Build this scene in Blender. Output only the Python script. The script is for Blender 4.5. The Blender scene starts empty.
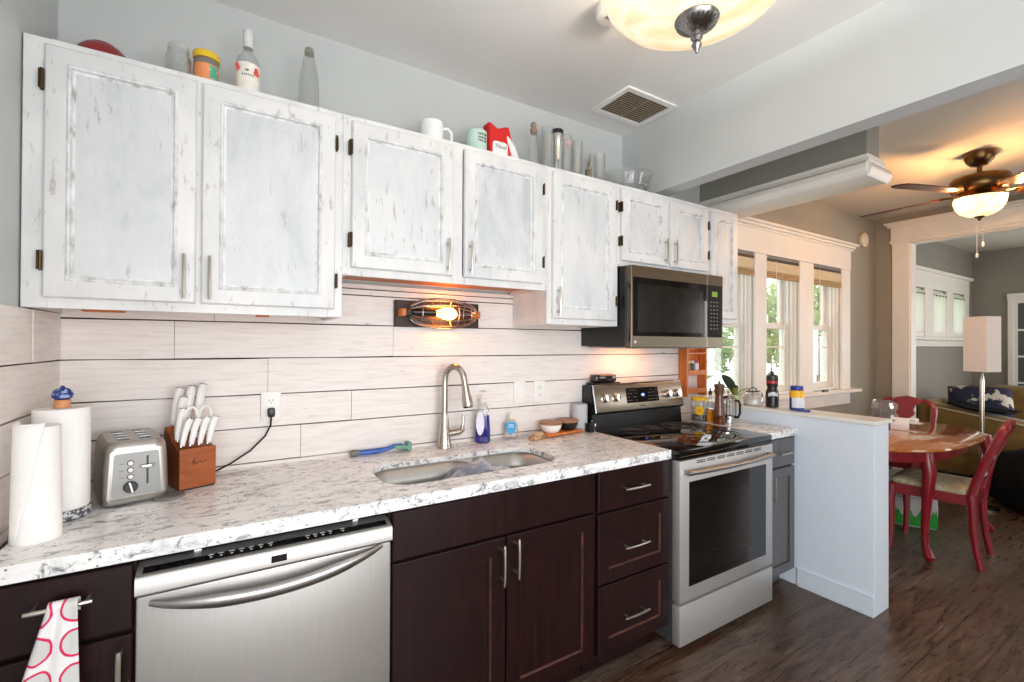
import bpy, bmesh, math, random
from mathutils import Vector, Matrix, noise as mnoise

S = bpy.context.scene
COL = S.collection
PI = math.pi

# ------------------------------------------------------------------ camera
cam_data = bpy.data.cameras.new('camera')
cam_data.sensor_width = 36.0
cam_data.lens = 461.5 / 1024 * 36.0
cam_data.clip_start = 0.02
cam = bpy.data.objects.new('camera', cam_data)
COL.objects.link(cam)
_yaw, _pitch, _roll = 0.5547, 0.0062, 0.0049
_fw = Vector((math.sin(_yaw), math.cos(_yaw), 0)); _rt = Vector((math.cos(_yaw), -math.sin(_yaw), 0)); _up = Vector((0, 0, 1))
_fw, _up = math.cos(_pitch) * _fw + math.sin(_pitch) * _up, math.cos(_pitch) * _up - math.sin(_pitch) * _fw
_rt, _up = math.cos(_roll) * _rt + math.sin(_roll) * _up, math.cos(_roll) * _up - math.sin(_roll) * _rt
_m = Matrix(((_rt.x, _up.x, -_fw.x, 0.4585), (_rt.y, _up.y, -_fw.y, -2.0708), (_rt.z, _up.z, -_fw.z, 1.3968), (0, 0, 0, 1)))
cam.matrix_world = _m
S.camera = cam

# ------------------------------------------------------------------ world, colour management, daylight
S.view_settings.view_transform = 'Standard'
S.view_settings.look = 'None'
S.view_settings.exposure = 0.0
S.view_settings.gamma = 1.0
S.view_settings.use_curve_mapping = False
S.cycles.use_denoising = True
S.cycles.max_bounces = 10
S.cycles.diffuse_bounces = 6
S.cycles.sample_clamp_indirect = 6.0
S.cycles.caustics_reflective = False
S.cycles.caustics_refractive = False

world = bpy.data.worlds.new('overcast_sky'); S.world = world
world.use_nodes = True
_nt = world.node_tree; _nt.nodes.clear()
_o = _nt.nodes.new('ShaderNodeOutputWorld'); _b = _nt.nodes.new('ShaderNodeBackground')
_b.inputs['Color'].default_value = (0.98, 0.99, 1.0, 1); _b.inputs['Strength'].default_value = 2.3
_nt.links.new(_b.outputs[0], _o.inputs[0])


def area(name, loc, direction, sx, sy, power, color=(1, 1, 1), spread=PI):
    d = bpy.data.lights.new(name, 'AREA'); d.shape = 'RECTANGLE'; d.size = sx; d.size_y = sy
    d.energy = power; d.color = color; d.spread = spread
    o = bpy.data.objects.new(name, d); COL.objects.link(o); o.location = loc
    o.rotation_euler = Vector(direction).to_track_quat('-Z', 'Y').to_euler()
    return o


def point(name, loc, power, color, radius=0.03):
    d = bpy.data.lights.new(name, 'POINT'); d.energy = power; d.color = color; d.shadow_soft_size = radius
    o = bpy.data.objects.new(name, d); COL.objects.link(o); o.location = loc
    return o


# fill lights added behind the camera; daylight by the dining and living room windows
area('added_kitchen_fill', (1.15, -3.36, 1.42), (0, 1, -0.05), 2.1, 1.3, 43, (0.965, 0.985, 1.0))  # added unseen source giving flat frontal fill over the kitchen
area('added_side_fill', (0.06, -2.75, 1.25), (1, 0.1, 0), 0.85, 1.8, 15, (0.86, 0.93, 1.0))  # added unseen side source that brightens the half wall and header
area('daylight_dining_window', (4.7, -3.36, 1.55), (0, 1, 0), 0.9, 1.0, 5, (0.93, 0.97, 1.0))
area('daylight_living_window', (7.8, -3.36, 1.45), (0, 1, 0), 2.0, 1.3, 22, (1.0, 0.98, 0.95))
area('daylight_side_window', (9.12, -2.25, 1.35), (-1, 0, -0.1), 1.2, 1.2, 30, (0.95, 0.98, 1.0))
area('daylight_front_window', (4.45, 0.35, 1.55), (0, -1, -0.25), 1.9, 1.1, 6, (0.97, 0.98, 1.0))
# the room's own lamps
point('kitchen_lamp_bulb', (1.71, -1.15, 2.57), 15, (1.0, 0.97, 0.93), 0.05)
for _k in range(3): point('fan_lamp_bulb', (4.72 + 0.185 * math.cos(0.5 + 2.094 * _k), -1.10 + 0.185 * math.sin(0.5 + 2.094 * _k), 2.385), 10.5, (1.0, 0.49, 0.18), 0.012)
area('cooktop_lamp', (2.52, -0.14, 1.368), (0, 0.35, -1), 0.28, 0.08, 1.3, (1.0, 0.36, 0.13))

# ------------------------------------------------------------------ materials
MATS = {}


def lin(c):
    return tuple(((x / 255) / 12.92 if x / 255 <= 0.04045 else ((x / 255 + 0.055) / 1.055) ** 2.4) for x in c) + (1.0,)


class NT:
    def __init__(s, name):
        s.m = bpy.data.materials.new(name); s.m.use_nodes = True; s.t = s.m.node_tree; s.t.nodes.clear()
        s.out = s.n('ShaderNodeOutputMaterial'); s.p = s.n('ShaderNodeBsdfPrincipled')
        s.l(s.p.outputs[0], s.out.inputs[0])

    def n(s, t, **k):
        x = s.t.nodes.new(t)
        for a, b in k.items(): setattr(x, a, b)
        return x

    def l(s, a, b): s.t.links.new(a, b)

    def set(s, **k):
        for a, b in k.items(): s.p.inputs[a.replace('_', ' ')].default_value = b

    def coord(s, scale=(1, 1, 1), kind='Object', rnd=True, rot=(0, 0, 0)):
        c = s.n('ShaderNodeTexCoord'); mp = s.n('ShaderNodeMapping'); mp.inputs['Scale'].default_value = scale
        mp.inputs['Rotation'].default_value = rot
        s.l(c.outputs[kind], mp.inputs[0])
        if rnd:
            oi = s.n('ShaderNodeObjectInfo'); mm = s.n('ShaderNodeMath', operation='MULTIPLY'); mm.inputs[1].default_value = 37.0
            s.l(oi.outputs['Random'], mm.inputs[0])
            cb = s.n('ShaderNodeCombineXYZ')
            for i in range(3): s.l(mm.outputs[0], cb.inputs[i])
            s.l(cb.outputs[0], mp.inputs['Location'])
        return mp.outputs[0]

    def noise(s, vec, scale, detail=4, rough=0.55, dist=0.0):
        x = s.n('ShaderNodeTexNoise'); x.inputs['Scale'].default_value = scale; x.inputs['Detail'].default_value = detail
        x.inputs['Roughness'].default_value = rough; x.inputs['Distortion'].default_value = dist
        s.l(vec, x.inputs['Vector']); return x.outputs['Fac']

    def ramp(s, fac, stops, interp='LINEAR'):
        r = s.n('ShaderNodeValToRGB'); r.color_ramp.interpolation = interp; e = r.color_ramp.elements
        while len(e) < len(stops): e.new(0.5)
        for i, (p, c) in enumerate(stops):
            e[i].position = p; e[i].color = c if len(c) == 4 else tuple(c) + (1,)
        s.l(fac, r.inputs[0]); return r.outputs[0]

    def mix(s, fac, a, b, blend='MIX'):
        x = s.n('ShaderNodeMix', data_type='RGBA', blend_type=blend)
        for v, i in ((fac, 0), (a, 6), (b, 7)):
            if hasattr(v, 'is_linked') or hasattr(v, 'links'): s.l(v, x.inputs[i])
            else: x.inputs[i].default_value = v
        return x.outputs[2]

    def math(s, op, a, b=None):
        x = s.n('ShaderNodeMath', operation=op)
        for i, v in enumerate((a, b)):
            if v is None: continue
            if hasattr(v, 'links'): s.l(v, x.inputs[i])
            else: x.inputs[i].default_value = v
        return x.outputs[0]

    def bump(s, h, strength=0.2, dist=0.005):
        b = s.n('ShaderNodeBump'); b.inputs['Strength'].default_value = strength; b.inputs['Distance'].default_value = dist
        s.l(h, b.inputs['Height']); s.l(b.outputs[0], s.p.inputs['Normal'])


def mat(name, rgb, rough=0.5, metal=0.0, var=0.04, scale=18.0, bump=0.0, trans=0.0, emit=None, spec=0.5, coat=0.0, stretch=(1, 1, 1), sheen=0.0):
    """a plain surface with a little procedural variation in tone and gloss"""
    if name in MATS: return MATS[name]
    t = NT(name); c = lin(rgb)
    v = t.coord(stretch)
    f = t.noise(v, scale, 4)
    d = tuple(x * (1 - 2.2 * var) for x in c[:3]) + (1,); b = tuple(min(1, x * (1 + 2.2 * var)) for x in c[:3]) + (1,)
    t.l(t.ramp(f, [(0.3, d), (0.7, b)]), t.p.inputs['Base Color'])
    rr = t.n('ShaderNodeMapRange'); rr.inputs['To Min'].default_value = max(0, rough - 0.05); rr.inputs['To Max'].default_value = min(1, rough + 0.05)
    t.l(f, rr.inputs['Value']); t.l(rr.outputs[0], t.p.inputs['Roughness'])
    t.set(Metallic=metal); t.p.inputs['Specular IOR Level'].default_value = spec
    if trans: t.p.inputs['Transmission Weight'].default_value = trans
    if coat: t.p.inputs['Coat Weight'].default_value = coat; t.p.inputs['Coat Roughness'].default_value = 0.08
    if sheen: t.p.inputs['Sheen Weight'].default_value = sheen
    if emit: t.p.inputs['Emission Color'].default_value = lin(emit[0]); t.p.inputs['Emission Strength'].default_value = emit[1]
    if bump: t.bump(f, bump)
    MATS[name] = t.m; return t.m


def m_glass(name, tint=(255, 255, 255), clear=0.80, rough=0.02):
    """thin clear glass: mostly transparent with a Fresnel reflection"""
    if name in MATS: return MATS[name]
    t = NT(name); t.t.nodes.remove(t.p)
    tr = t.n('ShaderNodeBsdfTransparent'); tr.inputs[0].default_value = tuple(x * clear ** 0.0 for x in lin(tint)[:3]) + (1,)
    gl = t.n('ShaderNodeBsdfGlossy'); gl.inputs['Roughness'].default_value = rough
    f = t.n('ShaderNodeLayerWeight'); f.inputs['Blend'].default_value = 0.35
    v = t.coord((1, 1, 1)); nz = t.noise(v, 30, 2)
    a = t.math('MULTIPLY', f.outputs['Facing'], 1 - clear + 0.25)
    a2 = t.math('ADD', a, t.math('MULTIPLY', nz, 0.08))
    df = t.n('ShaderNodeBsdfDiffuse'); df.inputs[0].default_value = (0.85, 0.87, 0.86, 1)
    hz = t.n('ShaderNodeMixShader'); hz.inputs[0].default_value = 0.16 * (1 - clear); t.l(tr.outputs[0], hz.inputs[1]); t.l(df.outputs[0], hz.inputs[2])
    mx = t.n('ShaderNodeMixShader'); t.l(a2, mx.inputs[0]); t.l(hz.outputs[0], mx.inputs[1]); t.l(gl.outputs[0], mx.inputs[2])
    t.l(mx.outputs[0], t.out.inputs[0]); MATS[name] = t.m; return t.m


def m_distress():
    t = NT('whitewashed_wood'); v = t.coord((1, 1, 1))
    wash = t.noise(t.coord((1, 1, 0.45)), 5.5, 5, 0.62, 0.4)
    c = t.ramp(wash, [(0.28, lin((186, 190, 194))), (0.43, lin((208, 210, 212))), (0.60, lin((219, 219, 219))), (1, lin((224, 223, 222)))])
    brush = t.noise(t.coord((26, 26, 1.6)), 4.0, 3)
    c = t.mix(t.math('MULTIPLY', t.math('GREATER_THAN', brush, 0.56), 0.10), c, lin((188, 194, 200)))
    st = t.noise(t.coord((8.0, 8.0, 1.3)), 9.0, 6, 0.72)
    patch = t.noise(v, 4.2, 2)
    sc = t.math('MULTIPLY', t.ramp(st, [(0.585, (0, 0, 0)), (0.64, (1, 1, 1))]), t.ramp(patch, [(0.49, (0, 0, 0)), (0.60, (1, 1, 1))]))
    c = t.mix(t.math('MULTIPLY', sc, 0.62), c, lin((150, 143, 138)))
    t.l(c, t.p.inputs['Base Color']); t.set(Roughness=0.42); t.bump(st, 0.15, 0.002)
    return t.m


def m_rubbed():
    t = NT('rubbed_white_moulding')
    st = t.noise(t.coord((3, 3, 1.4)), 12.0, 5, 0.65)
    t.l(t.ramp(st, [(0.40, lin((230, 230, 230))), (0.56, lin((208, 208, 208))), (0.70, lin((160, 156, 152)))]), t.p.inputs['Base Color'])
    t.set(Roughness=0.45); return t.m


def m_rail():
    t = NT('whitewashed_edge_worn_rail')
    st = t.noise(t.coord((7, 7, 2.0)), 7.0, 6, 0.7)
    w = t.noise(t.coord((1, 1, 0.5)), 6.0, 3)
    c = t.ramp(w, [(0.3, lin((208, 208, 209))), (0.6, lin((227, 226, 224)))])
    sc = t.ramp(st, [(0.59, (0, 0, 0)), (0.66, (1, 1, 1))])
    c = t.mix(t.math('MULTIPLY', sc, 0.55), c, lin((160, 152, 146)))
    t.l(c, t.p.inputs['Base Color']); t.set(Roughness=0.4); return t.m


def m_shiplap():
    t = NT('whitewashed_shiplap')
    v = t.coord((1, 1, 1), rnd=False)
    gr = t.noise(t.coord((1.2, 1.2, 14), rnd=False), 6.0, 6, 0.6, 0.3)
    bl = t.noise(t.coord((1.0, 1.0, 3.0), rnd=False), 2.6, 3)
    c = t.ramp(gr, [(0.25, lin((214, 206, 200))), (0.5, lin((234, 228, 223))), (0.8, lin((241, 237, 233)))])
    c = t.mix(t.math('MULTIPLY', bl, 0.30), c, lin((236, 226, 222)))
    kn = t.noise(t.coord((1, 1, 2.0), rnd=False), 14.0, 2, 0.4)
    c = t.mix(t.ramp(kn, [(0.73, (0, 0, 0)), (0.80, (0.55, 0.55, 0.55))]), c, lin((150, 134, 122)))
    t.l(c, t.p.inputs['Base Color']); t.set(Roughness=0.55); t.bump(gr, 0.18, 0.003); return t.m


def m_granite():
    t = NT('speckled_granite')
    v = t.coord((1, 1, 1), rnd=False)
    big = t.noise(t.coord((0.55, 1.5, 1.0), rnd=False, rot=(0, 0, -0.55)), 9, 6, 0.68, 0.8)
    c = t.ramp(big, [(0.26, lin((150, 151, 153))), (0.36, lin((206, 206, 206))), (0.48, lin((244, 244, 243))), (0.70, lin((247, 246, 244))), (0.86, lin((212, 210, 206)))])
    med = t.noise(t.coord((0.7, 1.4, 1.0), rnd=False, rot=(0, 0, -0.6)), 34, 6, 0.72, 0.9)
    c = t.mix(t.ramp(med, [(0.53, (0, 0, 0)), (0.625, (0.82, 0.82, 0.82))]), c, lin((92, 93, 96)))
    tan = t.noise(v, 11, 3)
    c = t.mix(t.ramp(tan, [(0.64, (0, 0, 0)), (0.74, (0.4, 0.4, 0.4))]), c, lin((204, 186, 160)))
    vo = t.n('ShaderNodeTexVoronoi'); vo.inputs['Scale'].default_value = 95; t.l(v, vo.inputs['Vector'])
    cl = t.noise(v, 16, 3)
    sp = t.math('MULTIPLY', t.ramp(vo.outputs['Distance'], [(0.16, (1, 1, 1)), (0.30, (0, 0, 0))]), t.ramp(cl, [(0.50, (0, 0, 0)), (0.58, (1, 1, 1))]))
    c = t.mix(t.math('MULTIPLY', sp, 0.85), c, lin((48, 48, 52)))
    t.l(c, t.p.inputs['Base Color']); t.set(Roughness=0.30); t.p.inputs['Coat Weight'].default_value = 0.1; t.p.inputs['Coat Roughness'].default_value = 0.12
    return t.m


def m_espresso():
    t = NT('espresso_wood')
    g = t.noise(t.coord((16, 16, 1.2)), 3.5, 6, 0.6, 0.5)
    c = t.ramp(g, [(0.25, lin((22, 9, 10))), (0.55, lin((34, 15, 15))), (0.85, lin((50, 23, 20)))])
    t.l(c, t.p.inputs['Base Color']); t.set(Roughness=0.30); t.p.inputs['Specular IOR Level'].default_value = 0.35
    return t.m


def m_steel(name, rgb=(178, 176, 174), rough=0.28, ax=(1, 1, 60), metal=1.0, contrast=0.10):
    if name in MATS: return MATS[name]
    t = NT(name)
    g = t.noise(t.coord(ax), 7.0, 4, 0.6)
    c = lin(rgb); d = tuple(x * (1 - contrast) for x in c[:3]) + (1,)
    t.l(t.ramp(g, [(0.3, d), (0.7, c)]), t.p.inputs['Base Color'])
    rr = t.n('ShaderNodeMapRange'); rr.inputs['To Min'].default_value = rough - 0.05; rr.inputs['To Max'].default_value = rough + 0.08
    t.l(g, rr.inputs['Value']); t.l(rr.outputs[0], t.p.inputs['Roughness'])
    t.set(Metallic=metal); t.p.inputs['Anisotropic'].default_value = 0.4
    MATS[name] = t.m; return t.m


def m_floor():
    t = NT('dark_plank_floor')
    v = t.coord((1, 1, 1), rnd=False)
    br = t.n('ShaderNodeTexBrick'); br.offset = 0.37; br.inputs['Scale'].default_value = 1.0
    br.inputs['Brick Width'].default_value = 1.25; br.inputs['Row Height'].default_value = 0.16
    br.inputs['Mortar Size'].default_value = 0.0018; br.inputs['Mortar Smooth'].default_value = 0.0; br.inputs['Bias'].default_value = 0.0
    br.inputs['Color1'].default_value = (0.0, 0.0, 0.0, 1); br.inputs['Color2'].default_value = (1, 1, 1, 1); br.inputs['Mortar'].default_value = (0.5, 0.5, 0.5, 1)
    t.l(v, br.inputs['Vector'])
    g = t.noise(t.coord((0.8, 7.0, 1), rnd=False), 5.0, 7, 0.68, 1.4)
    c = t.ramp(g, [(0.24, lin((50, 40, 34))), (0.42, lin((92, 75, 64))), (0.58, lin((122, 106, 94))), (0.78, lin((168, 158, 148)))])
    tone = t.mix(br.outputs['Color'], lin((196, 172, 156)), lin((244, 248, 252)))
    lo = t.noise(t.coord((0.5, 1.6, 1), rnd=False), 1.6, 3)
    tone = t.mix(t.ramp(lo, [(0.40, (0, 0, 0)), (0.60, (0.7, 0.7, 0.7))]), tone, lin((176, 150, 132)))
    c = t.mix(1.0, c, tone, 'MULTIPLY')
    c = t.mix(br.outputs['Fac'], c, lin((30, 25, 23)))
    t.l(c, t.p.inputs['Base Color'])
    rr = t.n('ShaderNodeMapRange'); rr.inputs['To Min'].default_value = 0.17; rr.inputs['To Max'].default_value = 0.42
    t.l(g, rr.inputs['Value']); t.l(rr.outputs[0], t.p.inputs['Roughness']); t.bump(g, 0.25, 0.003)
    return t.m


def m_wood(name, dark, light, rough=0.35, ax=(1.5, 14, 14), scale=4, coat=0.0):
    if name in MATS: return MATS[name]
    t = NT(name); g = t.noise(t.coord(ax), scale, 6, 0.6, 0.6)
    t.l(t.ramp(g, [(0.28, lin(dark)), (0.72, lin(light))]), t.p.inputs['Base Color']); t.set(Roughness=rough)
    if coat: t.p.inputs['Coat Weight'].default_value = coat; t.p.inputs['Coat Roughness'].default_value = 0.06
    MATS[name] = t.m; return t.m


def m_alabaster(name, stops, strength, scale=5):
    t = NT(name); v = t.coord((1, 1, 1), rnd=False)
    g = t.noise(v, scale, 4, 0.55, 1.2)
    c = t.ramp(g, stops)
    t.l(c, t.p.inputs['Base Color']); t.l(c, t.p.inputs['Emission Color']); t.p.inputs['Emission Strength'].default_value = strength
    t.p.inputs['Transmission Weight'].default_value = 0.35
    t.set(Roughness=0.25); return t.m


def m_towel():
    t = NT('white_towel_with_pink_rings'); v = t.coord((1, 1, 1), rnd=False)
    sx = t.n('ShaderNodeSeparateXYZ'); t.l(v, sx.inputs[0])
    cw, ch = 0.064, 0.076
    u = t.math('DIVIDE', sx.outputs[0], cw); w = t.math('DIVIDE', sx.outputs[2], ch)
    wob = t.noise(v, 30, 2)
    fu = t.math('SUBTRACT', t.math('FRACT', t.math('ADD', u, 50.0)), 0.5); fw = t.math('SUBTRACT', t.math('FRACT', t.math('ADD', w, 50.35)), 0.5)
    d = t.math('SQRT', t.math('ADD', t.math('MULTIPLY', fu, fu), t.math('MULTIPLY', fw, fw)))
    d = t.math('ADD', d, t.math('MULTIPLY', t.math('SUBTRACT', wob, 0.5), 0.10))
    ring = t.ramp(d, [(0.0, lin((208, 208, 205))), (0.335, lin((212, 212, 210))), (0.35, lin((222, 40, 92))), (0.405, lin((222, 40, 92))), (0.42, lin((240, 238, 238)))])
    t.l(ring, t.p.inputs['Base Color']); t.set(Roughness=0.9)
    t.bump(t.noise(v, 260, 2), 0.25, 0.002); return t.m


def m_print(name, base, spots, scale, lo=0.5, hi=0.56, rough=0.5, stretch=(1, 1, 1)):
    t = NT(name); n = t.noise(t.coord(stretch, rnd=False), scale, 4, 0.6)
    t.l(t.ramp(n, [(lo, lin(base)), (hi, lin(spots))]), t.p.inputs['Base Color']); t.set(Roughness=rough); return t.m


def m_leaf(name, dark, light):
    if name in MATS: return MATS[name]
    t = NT(name); n = t.noise(t.coord((1, 1, 1), rnd=False), 3.0, 4)
    c = t.ramp(n, [(0.3, lin(dark)), (0.7, lin(light))])
    t.l(c, t.p.inputs['Base Color']); t.set(Roughness=0.6)
    tl = t.n('ShaderNodeBsdfTranslucent'); t.l(c, tl.inputs[0])
    mx = t.n('ShaderNodeMixShader'); mx.inputs[0].default_value = 0.92 if name.startswith('sheer') else 0.4
    t.l(t.p.outputs[0], mx.inputs[1]); t.l(tl.outputs[0], mx.inputs[2]); t.l(mx.outputs[0], t.out.inputs[0])
    MATS[name] = t.m; return t.m


M_KIT = mat('kitchen_grey_paint', (193, 196, 195), 0.6, var=0.012, scale=3)
M_CEIL = mat('ceiling_paint', (229, 227, 224), 0.7, var=0.012, scale=2.5, bump=0.05)
M_DIN = mat('dining_greige_paint', (152, 146, 132), 0.6, var=0.015, scale=3)
M_DCEIL = mat('dining_ceiling_paint', (205, 200, 190), 0.7, var=0.012, scale=2.5)
M_LIV = mat('living_grey_paint', (138, 134, 124), 0.6, var=0.015, scale=3)
M_TRIM = mat('trim_white_paint', (233, 229, 221), 0.4, var=0.012, scale=6)
M_HALF = mat('half_wall_white_paint', (221, 230, 240), 0.5, var=0.010, scale=4, bump=0.04)
M_DIST = m_distress(); M_RUB = m_rubbed(); M_RAIL = m_rail(); M_SHIP = m_shiplap(); M_GRAN = m_granite(); M_ESP = m_espresso()
M_FLOOR = m_floor()
M_GAP = mat('dark_recess', (38, 30, 26), 0.9)
M_STEEL = m_steel('brushed_steel', ax=(1, 60, 60))
M_STEELV = m_steel('brushed_steel_upright', (206, 204, 201), 0.38, ax=(50, 50, 1), metal=0.62)
M_NICK = m_steel('brushed_nickel', (190, 182, 170), 0.22, ax=(8, 8, 8), contrast=0.06)
M_CHROME = m_steel('polished_chrome', (220, 220, 220), 0.08, ax=(4, 4, 4), contrast=0.02)
M_SATIN = m_steel('satin_handle_metal', (196, 190, 180), 0.30, ax=(6, 6, 6), contrast=0.06)
M_BLKST = m_steel('warm_black_stainless', (112, 102, 88), 0.30, ax=(1, 60, 60))
M_BRASS = m_steel('aged_brass_hinge', (88, 72, 50), 0.38, ax=(20, 20, 20), contrast=0.3)
M_BRONZE = m_steel('antique_bronze', (112, 84, 52), 0.28, ax=(6, 6, 6), contrast=0.25)
M_BLACK = mat('black_plastic', (16, 16, 17), 0.35)
M_BGLASS = mat('black_ceramic_glass', (6, 6, 7), 0.05, spec=0.7)
M_OVGL = mat('oven_door_glass', (10, 11, 13), 0.04, spec=0.8)
M_WHITE = mat('white_plastic', (238, 236, 232), 0.35, var=0.01)
M_PAPER = mat('soft_white_paper', (243, 242, 240), 0.95, var=0.01, scale=60, bump=0.12)
M_RED = mat('crimson_painted_wood', (132, 16, 30), 0.32, var=0.08, coat=0.25)
M_CLEAR = m_glass('clear_glass', (248, 249, 249), 0.55)
M_PANE = m_glass('window_pane_glass', (252, 253, 253), 0.92)
M_ORANGE = m_wood('orange_stained_pine', (184, 94, 34), (220, 130, 58), 0.4, ax=(14, 14, 1.5))
M_CHERRY = m_wood('cherry_block_wood', (134, 64, 24), (172, 92, 40), 0.35, ax=(3, 12, 12))
M_GREYCAB = m_wood('grey_painted_cabinet', (82, 82, 86), (98, 98, 102), 0.35, ax=(12, 12, 1.5))
M_DARKWOOD = m_wood('charred_dark_wood', (30, 18, 12), (58, 34, 20), 0.5, ax=(2, 14, 14))


# ------------------------------------------------------------------ mesh builder
class MB:
    def __init__(s): s.V = []; s.F = []; s.I = []; s.mi = 0

    def add(s, vs, fs):
        n = len(s.V); s.V += [tuple(v) for v in vs]
        for f in fs: s.F.append(tuple(i + n for i in f)); s.I.append(s.mi)
        return s

    def box(s, x0, x1, y0, y1, z0, z1, bev=0.0, seg=1, M=None):
        bm = bmesh.new(); bmesh.ops.create_cube(bm, size=1.0)
        for v in bm.verts: v.co = Vector(((x0 + x1) / 2 + v.co.x * (x1 - x0), (y0 + y1) / 2 + v.co.y * (y1 - y0), (z0 + z1) / 2 + v.co.z * (z1 - z0)))
        if bev > 0:
            bmesh.ops.bevel(bm, geom=bm.edges[:], offset=min(bev, 0.49 * min(abs(x1 - x0), abs(y1 - y0), abs(z1 - z0))), segments=seg, affect='EDGES', profile=0.5)
        if M is not None: bm.transform(M)
        bm.verts.index_update()
        s.add([v.co.copy() for v in bm.verts], [[v.index for v in f.verts] for f in bm.faces]); bm.free(); return s

    def rings(s, rings, cap0=True, cap1=True, closed=False):
        n = len(rings[0]); vs = [p for r in rings for p in r]; fs = []
        k = len(rings)
        for j in range(k if closed else k - 1):
            a, b = j * n, ((j + 1) % k) * n
            for i in range(n): fs.append((a + i, a + (i + 1) % n, b + (i + 1) % n, b + i))
        if not closed:
            if cap0: fs.append(tuple(range(n - 1, -1, -1)))
            if cap1: fs.append(tuple(range((k - 1) * n, k * n)))
        return s.add(vs, fs)

    def lathe(s, prof, c=(0, 0, 0), n=24, axis='z', cap0=True, cap1=True):
        rs = []
        for r, h in prof:
            r = max(r, 1e-5); ring = []
            for i in range(n):
                a = 2 * PI * i / n; p, q = r * math.cos(a), r * math.sin(a)
                ring.append((c[0] + p, c[1] + q, c[2] + h) if axis == 'z' else ((c[0] + h, c[1] + p, c[2] + q) if axis == 'x' else (c[0] + q, c[1] + h, c[2] + p)))
            rs.append(ring)
        return s.rings(rs, cap0, cap1)

    def cyl(s, p0, p1, r0, r1=None, n=16): return s.tube([p0, p1], [r0, r0 if r1 is None else r1], n)

    def tube(s, pts, r, n=8, flat=1.0, closed=False, up=None):
        pts = [Vector(p) for p in pts]; k = len(pts); rr = r if isinstance(r, (list, tuple)) else [r] * k
        rs = []; prev = None
        for i, p in enumerate(pts):
            if closed: t = pts[(i + 1) % k] - pts[i - 1]
            else: t = pts[min(i + 1, k - 1)] - pts[max(i - 1, 0)]
            t.normalize()
            if prev is None:
                u = Vector(up) if up else (Vector((0, 0, 1)) if abs(t.z) < 0.9 else Vector((1, 0, 0)))
            else: u = prev
            u = (u - t * u.dot(t)); u.normalize(); prev = u; w = t.cross(u)
            rs.append([p + u * (rr[i] * math.cos(2 * PI * j / n)) + w * (rr[i] * flat * math.sin(2 * PI * j / n)) for j in range(n)])
        return s.rings(rs, closed=closed)

    def prism(s, poly, axis, a, b):
        def P(p, h): return (h, p[0], p[1]) if axis == 'x' else ((p[0], h, p[1]) if axis == 'y' else (p[0], p[1], h))
        return s.rings([[P(p, a) for p in poly], [P(p, b) for p in poly]])

    def sph(s, c, r, n=20, m=12, sq=(1, 1, 1)):
        rs = []
        for j in range(m + 1):
            t = PI * j / m; rs.append([(c[0] + r * sq[0] * max(math.sin(t), 1e-4) * math.cos(2 * PI * i / n), c[1] + r * sq[1] * max(math.sin(t), 1e-4) * math.sin(2 * PI * i / n), c[2] - r * sq[2] * math.cos(t)) for i in range(n)])
        return s.rings(rs)

    def grid(s, fn, nu, nv, thick=None):
        vs = [fn(i / nu, j / nv) for j in range(nv + 1) for i in range(nu + 1)]
        fs = [(j * (nu + 1) + i, j * (nu + 1) + i + 1, (j + 1) * (nu + 1) + i + 1, (j + 1) * (nu + 1) + i) for j in range(nv) for i in range(nu)]
        return s.add(vs, fs)

    def tf(s, M):
        s.V = [tuple(M @ Vector(v)) for v in s.V]; return s

    def text(s, body, size, M, ext=0.0006, align='CENTER'):
        cu = bpy.data.curves.new('t', 'FONT'); cu.body = body; cu.size = size; cu.extrude = ext; cu.align_x = align; cu.align_y = 'CENTER'; cu.resolution_u = 2
        o = bpy.data.objects.new('t', cu); COL.objects.link(o)
        dg = bpy.context.evaluated_depsgraph_get(); me = o.evaluated_get(dg).to_mesh()
        s.add([M @ v.co for v in me.vertices], [tuple(p.vertices) for p in me.polygons])
        o.evaluated_get(dg).to_mesh_clear(); bpy.data.objects.remove(o); bpy.data.curves.remove(cu); return s

    def build(s, name, m, parent=None, sharp=35, solid=0.0, flip=None):
        bm = bmesh.new(); vs = [bm.verts.new(v) for v in s.V]
        for f, i in zip(s.F, s.I):
            try: fc = bm.faces.new([vs[k] for k in f]); fc.material_index = i; fc.smooth = True
            except ValueError: pass
        bmesh.ops.recalc_face_normals(bm, faces=bm.faces[:])
        for e in bm.edges:
            if len(e.link_faces) == 2 and e.calc_face_angle(0) > math.radians(sharp): e.smooth = False
        off = Vector((0, 0, 0)); q = parent
        while q is not None: off += q.location; q = q.parent
        for v in bm.verts: v.co -= off
        me = bpy.data.meshes.new(name); bm.to_mesh(me); bm.free()
        for x in (m if isinstance(m, (list, tuple)) else [m]): me.materials.append(x)
        o = bpy.data.objects.new(name, me); COL.objects.link(o)
        if parent is not None: o.parent = parent
        if solid:
            md = o.modifiers.new('thickness', 'SOLIDIFY'); md.thickness = solid; md.offset = 0
        return o


def thing(name, label, cat, loc=(0, 0, 0), group=None):
    o = bpy.data.objects.new(name, None); COL.objects.link(o); o.location = loc; o.empty_display_size = 0.05
    return tag(o, label, cat, group)


def tag(o, label, cat, group=None):
    o['label'] = label; o['category'] = cat
    if group: o['group'] = group
    return o


def one(name, mb, m, label, cat, loc=None, group=None, **k):
    """a thing that is one mesh"""
    if loc is not None:
        mb.tf(Matrix.Translation(-Vector(loc)))
    o = mb.build(name, m, **k)
    if loc is not None: o.location = loc
    return tag(o, label, cat, group)


def struct(name, mb, m, parent=None, label=None, **k):
    o = mb.build(name, m, parent, **k); o['kind'] = 'structure'
    if label: o['label'] = label
    return o


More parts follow.
